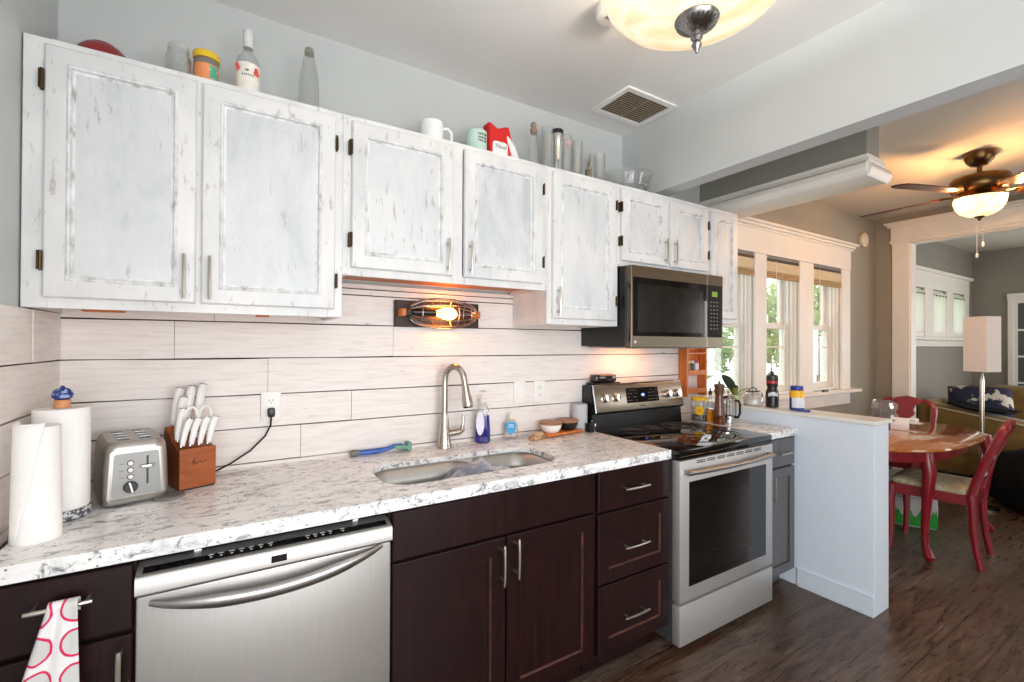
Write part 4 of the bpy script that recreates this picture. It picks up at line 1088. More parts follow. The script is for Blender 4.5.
def knife(base, tip, w, d, label, group):
    b, t = Vector(base), Vector(tip); n = (t - b).normalized(); L_ = (t - b).length
    k = thing('knife', label, 'knife', KB @ b, group)
    Q = n.to_track_quat('Z', 'Y').to_matrix().to_4x4()
    mb = MB(); rs = []
    for f, sw, sd, bend in ((0.06, 0.72, 0.8, 0), (0.2, 0.86, 0.9, 0.001), (0.55, 1.0, 1.0, 0.002), (0.85, 1.08, 1.0, 0.0), (0.97, 1.0, 0.9, -0.003)):
        rs.append([(p[0], p[1] + bend, f * L_) for p in rrect(-d * sd / 2, d * sd / 2, -w * sw / 2, w * sw / 2, min(d * sd, w * sw) * 0.42, 4)])
    mb.rings(rs); M_ = KB @ Matrix.Translation(b) @ Q; mb.tf(M_); mb.build('handle', M_KNIFE, k)
    mb = MB(); mb.rings([[(p[0], p[1], z) for p in rrect(-d * 0.36, d * 0.36, -w * 0.36, w * 0.36, d * 0.2, 4)] for z in (0.0005, 0.06 * L_)]); mb.tf(M_); mb.build('bolster', M_CHROME, k)
    mb = MB(); mb.rings([[(p[0], p[1] - 0.003, z) for p in rrect(-d * 0.44, d * 0.44, -w * 0.48, w * 0.48, d * 0.3, 4)] for z in (0.965 * L_, 1.0 * L_)]); mb.tf(M_); mb.build('butt_cap', M_STEEL, k)
    return k


dv = Vector((0.20, 0.20, 1)).normalized()


def ztop(y):
    pts = sorted([(-0.075, 0.114), (-0.058, 0.110), (-0.010, 0.128), (0.022, 0.152), (0.040, 0.166), (0.058, 0.166)])
    for (a, za), (b, zb) in zip(pts, pts[1:]):
        if a <= y <= b: return za + (zb - za) * (y - a) / (b - a)
    return 0.15


for i, (x, y, L_, lb) in enumerate([(-0.030, 0.038, 0.118, 'tall white-handled knife at the toaster side, back row of the block'), (0.000, 0.034, 0.125, 'white-handled knife standing in the middle of the back row'), (0.030, 0.036, 0.128, 'tall white-handled knife at the outlet side, back row of the block'), (-0.030, 0.004, 0.118, 'white-handled knife at the toaster side, middle row of the block'), (-0.036, -0.022, 0.100, 'short thick white-handled knife leaning nearest the toaster')]):
    z = ztop(y) + 0.004; b = Vector((x, y, z)); knife(b, b + dv * L_, 0.026, 0.017, lb, 'large knives in the block')
for i in range(4):
    x = -0.034 + i * 0.0225; y = -0.050; z = ztop(y) + 0.003; b = Vector((x, y, z))
    knife(b, b + Vector((0.24, 0.03, 1)).normalized() * 0.085, 0.017, 0.013, 'white-handled steak knife in the front row of the block, ' + ['nearest the toaster', 'second from the toaster', 'third from the toaster', 'nearest the outlet'][i], 'steak knives in the block')
k = thing('kitchen_shears', 'white-handled kitchen shears standing in the knife block', 'shears', KB @ Vector((0.022, -0.012, 0.13)))
for s_, nm in ((-1, 'finger_loop'), (1, 'finger_loop')):
    mb = MB(); c = Vector((0.020 + s_ * 0.020, -0.006 + s_ * 0.004, 0.195)); mb.tube([c + Vector((0.017 * math.cos(t) + 0.004 * math.sin(t), 0.003 * math.sin(t), 0.030 * math.sin(t))) for t in [2 * PI * j / 20 for j in range(20)]], 0.0042, 8, closed=True)
    mb.tube([c + Vector((-0.004 * 1, 0, -0.029)), Vector((0.020 + s_ * 0.004, -0.008, 0.135))], [0.0042, 0.005], 8); mb.tf(KB); mb.build(nm, M_KNIFE, k)
mb = MB(); mb.box(0.012, 0.030, -0.012, -0.006, 0.131, 0.150, 0.001); mb.tf(KB); mb.build('blades', M_CHROME, k)
place(r, (0.354, -0.146, 0.9200), math.radians(20)); r.scale = (1.13, 1.13, 1.13)

# sink brush
r = thing('dish_brush', 'blue-handled dish brush with green scrubber behind the sink', 'brush', (0, 0, 0))
mb = MB(); mb.tube([(-0.09, 0, 0.013), (-0.02, 0.0, 0.012), (0.03, 0.0, 0.016), (0.065, 0.0, 0.026), (0.10, 0, 0.022)], [0.010, 0.011, 0.009, 0.010, 0.013], 12); mb.build('handle', mat('translucent_blue_plastic', (60, 110, 205), 0.2, trans=0.3), r)
mb = MB(); mb.lathe([(0.009, -0.125), (0.014, -0.118), (0.014, -0.095), (0.011, -0.09)], (0, 0, 0.0145), 14, axis='x'); mb.build('end_cap', mat('grey_rubber', (120, 118, 114), 0.5), r)
mb = MB(); mb.box(0.055, 0.130, -0.026, 0.020, 0.024, 0.040, 0.007, 2, M=Matrix.Rotation(0.12, 4, 'Y')); mb.box(0.118, 0.138, -0.026, 0.022, 0.0005, 0.040, 0.006, 2); mb.build('scrubber', mat('green_scrub_pad', (112, 160, 144), 0.9, var=0.1, scale=80, bump=0.4), r)
place(r, (1.032, -0.052, 0.9145), math.radians(-1))

# dish soap
r = thing('dish_soap_bottle', 'clear bottle of dark blue dish soap beside the faucet', 'bottle', (0, 0, 0))


def soft_ring(z, w, d, q): return [(p[0], p[1], z) for p in rrect(-w, w, -d, d, q, 5)]


mb = MB(); mb.rings([soft_ring(0.0005, 0.034, 0.022, 0.018), soft_ring(0.006, 0.038, 0.026, 0.02), soft_ring(0.06, 0.037, 0.026, 0.02), soft_ring(0.12, 0.033, 0.025, 0.02), soft_ring(0.132, 0.032, 0.0245, 0.02)]); mb.build('blue_soap', mat('dark_blue_soap', (38, 34, 120), 0.12, coat=0.5), r)
mb = MB(); mb.rings([soft_ring(0.1325, 0.0325, 0.025, 0.02), soft_ring(0.165, 0.030, 0.024, 0.02), soft_ring(0.19, 0.020, 0.018, 0.014), soft_ring(0.196, 0.016, 0.015, 0.012)]); mb.build('bottle_shoulder', M_CLEAR, r)
mb = MB(); mb.lathe([(0.015, 0.196), (0.015, 0.212), (0.010, 0.216), (0.008, 0.232), (0.001, 0.233)], (0, 0, 0), 16); mb.build('cap', mat('frosted_cap', (222, 218, 212), 0.3), r)
mb = MB(); mb.rings([[(-0.012 + 0.020 * math.cos(a), -0.0265 + y, 0.098 + (0.055 if math.sin(a) > 0 else 0.060) * math.sin(a)) for a in [2 * PI * i / 24 for i in range(24)]] for y in (0.0, -0.001)]); mb.build('label', mat('pale_lilac_label', (226, 226, 242), 0.4), r)
place(r, (1.532, -0.068, 0.9145), math.radians(-28))
# hand soap
r = thing('hand_soap_bottle', 'small clear hand soap bottle with blue label', 'bottle', (0, 0, 0))
mb = MB(); mb.rings([soft_ring(0.0005, 0.034, 0.018, 0.015), soft_ring(0.006, 0.037, 0.021, 0.017), soft_ring(0.07, 0.036, 0.021, 0.017), soft_ring(0.092, 0.024, 0.017, 0.014), soft_ring(0.098, 0.013, 0.013, 0.010)]); mb.build('bottle', M_CLEAR, r)
mb = MB(); mb.lathe([(0.012, 0.0982), (0.012, 0.110), (0.009, 0.113), (0.009, 0.128), (0.001, 0.129)], (0, 0, 0), 14); mb.build('cap', mat('cream_cap', (232, 222, 204), 0.35), r)
mb = MB(); mb.rings([[(p[0], y, p[1]) for p in [(0, 0.02), (0.018, 0.040), (0.028, 0.060), (0.026, 0.078), (0.012, 0.086), (-0.012, 0.086), (-0.026, 0.078), (-0.028, 0.060), (-0.018, 0.040)]] for y in (-0.0215, -0.0225)]); lb = mb.build('label', mat('bright_blue_label', (44, 160, 220), 0.35), r)
mb = MB(); mb.box(-0.012, 0.012, -0.0232, -0.0226, 0.070, 0.074); mb.box(-0.016, 0.016, -0.0232, -0.0226, 0.060, 0.063); mb.build('label_print', mat('white_print', (225, 225, 225), 0.6), lb)
place(r, (1.700, -0.060, 0.9145), math.radians(-28))
# tan soap / sponge
mb = MB(); mb.grid(lambda u, v: (0.055 * (2 * u - 1) * (1 - 0.15 * abs(2 * v - 1)), 0.022 * (2 * v - 1), 0.020 + 0.012 * (1 - (2 * u - 1) ** 4) * (1 - (2 * v - 1) ** 4) + 0.004 * math.sin(9 * u + 4 * v)), 20, 10)
mb.box(-0.052, 0.052, -0.021, 0.021, 0.0005, 0.020, 0.006, 2)
o = one('scrub_sponge', mb, m_print('tan_sea_sponge', (206, 172, 138), (150, 110, 78), 40, 0.45, 0.62, 0.95), 'tan scrubbing sponge lying on the counter before the wooden tray', 'sponge')
place(o, (1.80, -0.150, 0.9145), math.radians(20))
# tray with lidded bowls
TT = Matrix.Translation((1.985, -0.098, 0.9145)) @ Rz(math.radians(8))
r = thing('wooden_tray', 'small orange wooden tray holding two lidded bowls', 'tray', (0, 0, 0))
mb = MB(); mb.box(-0.135, 0.135, -0.050, 0.050, 0.004, 0.018, 0.004, 2); mb.box(-0.155, -0.135, -0.02, 0.02, 0.006, 0.016, 0.004); mb.build('board', M_ORANGE, r)
mb = MB()
for x in (-0.1, 0.1): mb.box(x - 0.01, x + 0.01, -0.04, 0.04, 0.0, 0.004)
mb.build('feet', M_ORANGE, r)
place(r, (1.985, -0.098, 0.9145), math.radians(8))
for sx, mm, lb, lidw in ((-0.066, mat('white_ceramic', (240, 240, 238), 0.2, var=0.01), 'white bowl with a wooden lid on the tray', M_WOODLID if False else None), (0.060, mat('black_ceramic', (24, 24, 25), 0.25), 'black bowl with a wooden lid on the tray', None)):
    c = TT @ Vector((sx, 0.0, 0.0185)); b = thing('lidded_bowl', lb, 'bowl', c)
    mb = MB(); mb.lathe([(0.034, 0), (0.045, 0.008), (0.055, 0.028), (0.057, 0.042)], c, 28); mb.build('bowl', mm, b)
    mb = MB(); mb.lathe([(0.058, 0.0425), (0.060, 0.046), (0.060, 0.053), (0.057, 0.056), (0.001, 0.056)], c, 28); mb.build('lid', m_wood('brown_lid_wood', (136, 92, 60), (176, 128, 90), 0.45), b)
one('smart_speaker', MB().lathe([(0.040, 0), (0.044, 0.004), (0.0445, 0.142), (0.042, 0.148), (0.001, 0.149)], (2.150, -0.043 - 0.022, 0.9145), 28), mat('grey_fabric', (188, 190, 194), 0.9, var=0.05, scale=120, bump=0.2), 'grey fabric cylinder standing in the corner by the range', 'speaker', (2.150, -0.065, 0.9145))
r = thing('kitchen_timer', 'small black and silver cube on the counter beside the range', 'timer', (2.168, -0.135, 0.9145))
mb = MB(); mb.box(2.146, 2.190, -0.157, -0.116, 0.9148, 0.962, 0.003, 2); mb.build('case', M_BLACK, r)
mb = MB(); mb.box(2.1785, 2.1905, -0.1585, -0.1145, 0.9148, 0.962, 0.002, 2); mb.cyl((2.178, -0.137, 0.962), (2.178, -0.137, 0.978), 0.002, n=6); mb.build('silver_front', M_CHROME, r)
# butter dish on the range back
r = thing('butter_dish', 'black covered butter dish on top of the range back panel', 'dish', (2.33, -0.062, 1.169))
mb = MB(); mb.box(2.232, 2.430, -0.100, -0.024, 1.1695, 1.177, 0.003, 2); mb.build('plate', mat('black_ceramic', (24, 24, 25), 0.25), r)
mb = MB(); mb.box(2.250, 2.412, -0.092, -0.032, 1.1775, 1.222, 0.012, 3); mb.build('cover', mat('glossy_black_lid', (34, 24, 20), 0.08, spec=0.8), r)

# right of the range
M_YEL = mat('sunflower_yellow', (232, 190, 40), 0.4, var=0.05)
r = thing('lidded_jar', 'glass jar with yellow lid and yellow flower beside the range', 'jar', (3.022, -0.200, 0.9145)); jx, jy = 3.022, -0.200
mb = MB(); mb.lathe([(0.046, 0.0), (0.052, 0.005), (0.053, 0.10), (0.048, 0.122), (0.046, 0.130)], (jx, jy, 0.9147), 28); mb.build('glass', M_CLEAR, r)
mb = MB(); mb.lathe([(0.044, 0.004), (0.046, 0.03), (0.044, 0.034), (0.001, 0.036)], (jx, jy, 0.9147), 24); mb.build('contents', mat('dark_dried_herbs', (70, 72, 60), 0.8, var=0.3, scale=90), r)
mb = MB(); mb.lathe([(0.049, 0.130), (0.050, 0.133), (0.050, 0.146), (0.047, 0.149), (0.001, 0.149)], (jx, jy, 0.9147), 28); mb.build('lid', M_YEL, r)
mb = MB(); dx, dy = -0.80, -0.60
for k in range(9):
    a = 2 * PI * k / 9; u = Vector((-dy, dx, 0)); c = Vector((jx, jy, 0.9847)) + Vector((dx, dy, 0)) * 0.0535 + u * 0.020 * math.cos(a) + Vector((0, 0, 1)) * 0.020 * math.sin(a); mb.sph(c, 0.011, 8, 6)
mb.sph(Vector((jx, jy, 0.9847)) + Vector((dx, dy, 0)) * 0.056, 0.011, 10, 6); mb.build('painted_flower', M_YEL, r)
r = thing('oil_bottle', 'slim bottle of golden oil between flower jar and pepper mill', 'bottle', (3.022, -0.276, 0.9145)); jx, jy = 3.026, -0.276
mb = MB(); mb.lathe([(0.018, 0), (0.0205, 0.004), (0.0205, 0.085)], (jx, jy, 0.9147), 18); mb.build('oil', mat('golden_oil', (206, 140, 28), 0.15, coat=0.4), r)
mb = MB(); mb.lathe([(0.0205, 0.0855), (0.020, 0.12), (0.010, 0.15), (0.009, 0.172)], (jx, jy, 0.9147), 18); mb.build('neck', M_CLEAR, r)
mb = MB(); mb.lathe([(0.011, 0.172), (0.011, 0.192), (0.005, 0.196), (0.004, 0.215), (0.001, 0.216)], (jx, jy, 0.9147), 14); mb.build('pour_cap', M_BLACK, r)
r = thing('pepper_mill', 'tall turned brown wooden pepper mill beside the range', 'pepper mill', (3.012, -0.346, 0.9145)); jx, jy = 3.014, -0.346
mb = MB(); mb.lathe([(0.034, 0), (0.035, 0.006), (0.035, 0.03), (0.031, 0.034), (0.034, 0.040), (0.034, 0.046), (0.030, 0.050), (0.033, 0.056), (0.032, 0.062), (0.028, 0.10), (0.024, 0.155), (0.022, 0.180), (0.027, 0.186), (0.027, 0.191)], (jx, jy, 0.9147), 28); mb.build('body', m_wood('dark_walnut', (72, 38, 20), (118, 66, 36), 0.25, ax=(12, 12, 1.5), coat=0.3), r)
mb = MB(); mb.lathe([(0.026, 0.1915), (0.029, 0.20), (0.027, 0.222), (0.031, 0.232), (0.030, 0.240), (0.016, 0.246), (0.006, 0.248), (0.005, 0.256), (0.007, 0.260), (0.001, 0.264)], (jx, jy, 0.9147), 28); mb.build('head', m_wood('dark_walnut_head', (78, 52, 32), (112, 78, 50), 0.3, ax=(12, 12, 1.5)), r)
r = thing('french_press', 'glass and chrome french press with black handle beside the range', 'french press', (3.100, -0.350, 0.9145)); jx, jy = 3.100, -0.350
mb = MB(); mb.lathe([(0.040, 0.004), (0.042, 0.008), (0.042, 0.150), (0.043, 0.152)], (jx, jy, 0.9147), 24); mb.build('carafe', M_CLEAR, r)
mb = MB(); mb.lathe([(0.044, 0.0), (0.045, 0.004), (0.045, 0.045), (0.043, 0.046), (0.043, 0.004), (0.001, 0.003)], (jx, jy, 0.9147), 24)
for a in (0.4, 1.97, 3.54, 5.11): mb.box(jx + 0.044 * math.cos(a) - 0.003, jx + 0.044 * math.cos(a) + 0.003, jy + 0.044 * math.sin(a) - 0.003, jy + 0.044 * math.sin(a) + 0.003, 0.9147 + 0.04, 0.9147 + 0.150)
mb.build('frame', M_CHROME, r)
mb = MB(); mb.lathe([(0.044, 0.1525), (0.045, 0.158), (0.030, 0.172), (0.006, 0.176), (0.004, 0.184), (0.009, 0.192), (0.001, 0.200)], (jx, jy, 0.9147), 24); mb.build('lid', M_CHROME, r)
mb = MB(); hx, hy = -0.05, -1.0; mb.tube([(jx + hx * q, jy + hy * q, 0.9147 + z) for q, z in ((0.046, 0.14), (0.066, 0.145), (0.078, 0.125), (0.078, 0.07), (0.066, 0.045), (0.046, 0.042))], 0.0075, 8, flat=0.7); mb.build('handle', M_BLACK, r)
# spice shelf
r = thing('spice_shelf', 'orange stained wooden spice shelf on the wall by the window', 'shelf', (3.155, -0.05, 1.06))
mb = MB(); mb.box(3.049, 3.063, -0.088, -0.0192, 1.05, 1.50, 0.002); mb.build('side_panel', M_ORANGE, r)
mb = MB(); mb.box(3.246, 3.260, -0.088, -0.0192, 1.05, 1.50, 0.002); mb.build('side_panel', M_ORANGE, r)
for z in (1.085, 1.205, 1.345): mb = MB(); mb.box(3.0632, 3.2458, -0.086, -0.0192, z - 0.012, z, 0.001); mb.build('shelf_board', M_ORANGE, r)
mb = MB(); mb.box(3.0632, 3.2458, -0.0250, -0.0192, 1.20, 1.50); mb.box(3.0632, 3.10, -0.0250, -0.0192, 1.05, 1.20); mb.build('back_panel', M_ORANGE, r)
for z, tilt in ((1.085, 0), (1.205, 0)):
    mb = MB(); mb.box(3.0632, 3.2458, -0.090, -0.084, z + 0.0, z + 0.022, 0.001); mb.build('front_rail', M_ORANGE, r)
for i, (x, c, cap, lb) in enumerate(((3.098, (150, 120, 50), (214, 170, 40), 'spice jar with a yellow top on the shelf by the window'), (3.140, (60, 52, 44), (190, 190, 190), 'dark spice jar with a grey top in the middle of the shelf'), (3.185, (226, 222, 214), (190, 30, 30), 'white spice jar with a red top on the shelf by the window'))):
    t_ = thing('spice_jar', lb, 'spice jar', (x, -0.05, 1.2055), 'spice jars on the little shelf')
    mb = MB(); mb.lathe([(0.017, 0.0), (0.018, 0.003), (0.018, 0.06), (0.015, 0.066)], (x, -0.055, 1.2055), 16); mb.build('jar', mat('spice_%d' % c[0], c, 0.3), t_)
    mb = MB(); mb.lathe([(0.0175, 0.066), (0.0175, 0.084), (0.016, 0.086), (0.001, 0.086)], (x, -0.055, 1.2055), 16); mb.build('cap', mat('spice_cap_%d' % cap[0] + str(cap[1]), cap, 0.4), t_)

# half-wall top items
ZC = 1.0075
r = thing('potted_plant', 'small plant with a broad dark leaf in a pot on the half wall', 'plant', (3.375, -0.225, ZC))
mb = MB(); mb.lathe([(0.028, 0), (0.038, 0.05), (0.040, 0.055), (0.036, 0.056), (0.034, 0.05), (0.001, 0.048)], (3.375, -0.225, ZC), 20); mb.build('pot', mat('pale_green_pot', (206, 212, 176), 0.4), r)
rnd = random.Random(4)
for k, (az, ln, el, wd, m_) in enumerate(((2.62, 0.165, 0.95, 0.056, 'd'), (-0.9, 0.10, 0.4, 0.034, 'l'), (2.4, 0.10, 0.5, 0.034, 'l'), (3.6, 0.09, 0.6, 0.03, 'l'), (0.6, 0.09, 0.7, 0.03, 'd'))):
    mb = MB(); d = Vector((math.cos(az) * math.cos(el), math.sin(az) * math.cos(el), math.sin(el))); s_ = d.cross(Vector((0.83, 0.55, -0.1))).normalized() if k == 0 else Vector((-math.sin(az), math.cos(az), 0)); o_ = Vector((3.375, -0.225, ZC + 0.05))
    mb.grid(lambda u, v, d=d, s_=s_, ln=ln, wd=wd, o_=o_: tuple(o_ + d * (ln * u) + s_ * (wd * (v - 0.5) * math.sin(PI * min(1, 0.08 + u * 0.92)) ** 0.7) + Vector((0, 0, 1)) * (0.02 * math.sin(PI * u) + 0.01 * abs(v - 0.5))), 10, 4)
    mb.build('leaf', m_leaf('dark_broad_leaf', (40, 58, 36), (62, 84, 48)) if m_ == 'd' else m_leaf('light_leaf', (130, 160, 60), (186, 200, 96)), r, solid=0.0015)
r = thing('clamp_jar', 'clear glass clamp jar with wire bail on the half wall', 'jar', (3.385, -0.335, ZC)); jx, jy = 3.385, -0.338
mb = MB(); mb.lathe([(0.05, 0), (0.058, 0.006), (0.060, 0.045), (0.052, 0.062), (0.046, 0.066)], (jx, jy, ZC), 24); mb.build('glass', M_CLEAR, r)
mb = MB(); mb.lathe([(0.050, 0.001), (0.054, 0.006), (0.055, 0.036), (0.001, 0.038)], (jx, jy, ZC), 24); mb.build('contents', mat('white_sugar', (236, 234, 230), 0.9, var=0.02, scale=200), r)
mb = MB(); mb.lathe([(0.047, 0.0662), (0.049, 0.072), (0.040, 0.080), (0.001, 0.082)], (jx, jy, ZC), 24); mb.build('lid', M_CLEAR, r)
mb = MB(); mb.tube([(jx - 0.02, jy + 0.012, ZC + 0.083), (jx - 0.018, jy + 0.012, ZC + 0.105), (jx, jy, ZC + 0.112), (jx + 0.018, jy - 0.012, ZC + 0.105), (jx + 0.02, jy - 0.012, ZC + 0.083)], 0.0035, 8)
mb.tube([(jx - 0.045, jy + 0.02, ZC + 0.088), (jx, jy, ZC + 0.087), (jx + 0.045, jy - 0.02, ZC + 0.088)], 0.004, 8); mb.tube([(jx + 0.035, jy - 0.035, ZC + 0.08), (jx + 0.045, jy - 0.042, ZC + 0.05)], 0.003, 6); mb.build('wire_bail', m_steel('dark_wire', (70, 70, 72), 0.3, ax=(6, 6, 6)), r)
r = thing('sports_bottle', 'dark squeeze sports bottle with red band on the half wall', 'bottle', (3.385, -0.462, ZC)); jx, jy = 3.385, -0.462
mb = MB(); mb.lathe([(0.033, 0), (0.037, 0.004), (0.038, 0.07), (0.036, 0.10), (0.030, 0.115), (0.029, 0.125), (0.033, 0.14), (0.034, 0.150)], (jx, jy, ZC), 28); mb.build('bottle', mat('smoke_black_plastic', (30, 28, 28), 0.3), r)
mb = MB(); mb.lathe([(0.0345, 0.1502), (0.0345, 0.166)], (jx, jy, ZC), 28); mb.build('band', mat('red_band', (190, 44, 52), 0.35), r)
mb = MB(); mb.lathe([(0.034, 0.1662), (0.035, 0.170), (0.034, 0.196), (0.028, 0.202), (0.012, 0.205), (0.010, 0.210), (0.011, 0.222), (0.007, 0.226), (0.001, 0.227)], (jx, jy, ZC), 28); mb.build('cap', mat('olive_black_cap', (44, 52, 34), 0.35), r)
mb = MB(); mb.grid(lambda u, v: (jx + 0.0386 * math.cos(math.radians(175 + 85 * u)), jy + 0.0386 * math.sin(math.radians(175 + 85 * u)), ZC + 0.066 + 0.022 * v + 0.010 * math.sin(u * PI) * 1.0), 12, 3); mb.build('label', mat('pale_label', (214, 218, 218), 0.5), r)
r = thing('vitamin_jar', 'blue and yellow supplement jar with blue lid on the half wall', 'jar', (3.385, -0.610, ZC)); jx, jy = 3.385, -0.610
mb = MB(); mb.lathe([(0.036, 0), (0.039, 0.004), (0.039, 0.108), (0.034, 0.118), (0.030, 0.120)], (jx, jy, ZC), 28); mb.build('jar', mat('royal_blue_plastic', (34, 58, 140), 0.35), r)
mb = MB(); mb.lathe([(0.0393, 0.076), (0.0393, 0.110), (0.0345, 0.1185)], (jx, jy, ZC), 28, cap0=False, cap1=False); mb.build('yellow_band', mat('yellow_label', (244, 186, 30), 0.4), r)
mb = MB(); mb.grid(lambda u, v: (jx + 0.0396 * math.cos(math.radians(165 + 130 * u)), jy + 0.0396 * math.sin(math.radians(165 + 130 * u)), ZC + 0.016 + 0.060 * v), 16, 2); mb.build('label', m_print('white_label_with_pink', (222, 226, 232), (226, 160, 176), 60, 0.62, 0.66, 0.45), r)
mb = MB(); mb.lathe([(0.033, 0.1202), (0.034, 0.123), (0.034, 0.142), (0.032, 0.145), (0.001, 0.145)], (jx, jy, ZC), 28); mb.build('lid', mat('royal_blue_lid', (30, 56, 150), 0.35), r)
mb = MB(); mb.box(-0.034, 0.034, -0.011, 0.011, 0.0003, 0.013, 0.004, 2); mb.cyl((-0.05, 0, 0.007), (-0.034, 0, 0.007), 0.004, n=8)
place(one('lighter', mb, mat('royal_blue_plastic', (34, 58, 140), 0.35), 'small blue plastic object lying beside the blue and yellow jar', 'lighter'), (3.345, -0.668, ZC), math.radians(-62))

# ------------------------------------------------------------------ things on top of the wall cabinets
CT = ZT - 0.002
CY = -0.17


def ontop(name, label, cat, x, group=None, y=CY): return thing(name, label, cat, (x, y, CT + 0.0005), group)


r = ontop('red_bowl', 'red bowl upside down on top of the corner wall cabinet', 'bowl', 0.125)
mb = MB(); mb.lathe([(0.078, 0), (0.080, 0.004), (0.076, 0.035), (0.060, 0.066), (0.045, 0.082), (0.032, 0.086), (0.032, 0.091), (0.001, 0.091)], (0.125, CY, CT + 0.0005), 30); mb.build('bowl', mat('brick_red_glaze', (140, 38, 38), 0.3, var=0.06), r)
r = ontop('mason_jar', 'empty glass mason jar on the cabinet beside the orange jar', 'jar', 0.316)
mb = MB(); mb.lathe([(0.032, 0), (0.036, 0.006), (0.036, 0.115), (0.030, 0.128), (0.029, 0.133), (0.031, 0.136), (0.029, 0.141), (0.031, 0.146), (0.030, 0.155)], (0.316, CY, CT + 0.0005), 28, cap1=False); mb.build('glass', m_glass('pressed_jar_glass', (240, 243, 242), 0.25), r)
r = ontop('peanut_butter_jar', 'orange labelled jar with a yellow lid on the wall cabinet', 'jar', 0.394)
mb = MB(); mb.lathe([(0.034, 0), (0.037, 0.004), (0.037, 0.122), (0.034, 0.13)], (0.394, CY, CT + 0.0005), 28); mb.build('jar', mat('smoky_brown_glass', (128, 122, 112), 0.2), r)
mb = MB(); mb.lathe([(0.0374, 0.012), (0.0374, 0.108)], (0.394, CY, CT + 0.0005), 28, cap0=False, cap1=False); lb = mb.build('label', mat('orange_label', (240, 150, 96), 0.45), r)
mb = MB(); mb.grid(lambda u, v: (0.394 + 0.0378 * math.cos(math.radians(-75 + 50 * u)), CY + 0.0378 * math.sin(math.radians(-75 + 50 * u)), CT + 0.06 + 0.045 * v), 8, 2); mb.build('green_patch', m_print('green_label_patch', (88, 168, 140), (216, 226, 214), 70, 0.55, 0.6, 0.5), lb)
mb = MB(); mb.lathe([(0.039, 0.1302), (0.0395, 0.133), (0.0395, 0.150), (0.037, 0.153), (0.001, 0.153)], (0.394, CY, CT + 0.0005), 28); mb.build('lid', M_YEL, r)
r = ontop('liquor_bottle', 'clear liquor bottle with white label and cap on the cabinet', 'bottle', 0.518)
mb = MB(); mb.lathe([(0.034, 0), (0.038, 0.005), (0.038, 0.155), (0.033, 0.178), (0.018, 0.196), (0.015, 0.205), (0.015, 0.216)], (0.518, CY, CT + 0.0005), 28); mb.build('glass', M_CLEAR, r)
mb = MB(); mb.lathe([(0.0165, 0.2162), (0.0165, 0.278), (0.014, 0.281), (0.001, 0.281)], (0.518, CY, CT + 0.0005), 18); mb.build('cap', mat('frosted_white_cap', (214, 216, 216), 0.35), r)
mb = MB(); mb.lathe([(0.0385, 0.02), (0.0385, 0.150)], (0.518, CY, CT + 0.0005), 28, cap0=False, cap1=False); lb = mb.build('label', mat('cream_label', (236, 232, 220), 0.5), r)
mb = MB()
for a0, z in ((-150, 0.14), (-140, 0.128), (-50, 0.130), (-42, 0.118), (-54, 0.118)):
    for k in range(5):
        a = math.radians(a0) + 0.12 * math.cos(k * 1.257); mb.sph((0.518 + 0.0386 * math.cos(a), CY + 0.0386 * math.sin(a), CT + z + 0.005 * math.sin(k * 1.257)), 0.0042, 8, 5)
mb.build('printed_blossoms', mat('coral_blossom', (226, 92, 84), 0.5), lb)
mb = MB()
for a0, z, w in ((-100, 0.122, 2.2), (-92, 0.122, 2.2), (-118, 0.106, 1.5), (-108, 0.106, 1.5), (-98, 0.106, 1.5), (-88, 0.106, 1.5), (-78, 0.106, 1.5), (-68, 0.105, 1.5)):
    a = math.radians(a0); c = Vector((0.518 + 0.0387 * math.cos(a), CY + 0.0387 * math.sin(a), CT + z)); mb.box(c.x - 0.001 * w, c.x + 0.001 * w, c.y - 0.0005, c.y + 0.0005, c.z - 0.003, c.z + 0.003)
mb.build('label_lettering', mat('dark_print', (60, 50, 44), 0.5), lb)
r = ontop('glass_bottle', 'empty clear glass bottle with slender neck on the cabinet', 'bottle', 0.720)
mb = MB(); mb.lathe([(0.033, 0), (0.037, 0.005), (0.036, 0.13), (0.032, 0.18), (0.022, 0.235), (0.016, 0.262)], (0.720, CY, CT + 0.0005), 28); mb.build('glass', m_glass('milky_glass', (236, 238, 236), 0.55, 0.12), r)
mb = MB(); mb.lathe([(0.0175, 0.2622), (0.0175, 0.274), (0.014, 0.285), (0.001, 0.286)], (0.720, CY, CT + 0.0005), 18); mb.build('cap', M_SATIN, r)


def mug(x, label, m, h=0.125, rr=0.050, haz=0.0):
    r = ontop('mug', label, 'mug', x, 'mugs on the wall cabinets')
    mb = MB(); mb.lathe([(rr * 0.85, 0), (rr * 0.97, 0.006), (rr, h * 0.5), (rr, h), (rr - 0.004, h), (rr - 0.005, 0.02), (0.001, 0.012)], (x, CY, CT + 0.0005), 30); b = mb.build('cup', m, r)
    mb = MB(); u = Vector((math.cos(haz), math.sin(haz), 0)); c = Vector((x, CY, CT))
    mb.tube([tuple(c + u * (rr - 0.001 + q) + Vector((0, 0, z * h))) for q, z in ((0, 0.85), (0.022, 0.86), (0.036, 0.72), (0.036, 0.42), (0.022, 0.24), (0, 0.22))], 0.0062, 8); mb.build('handle', m, r)
    return r, b


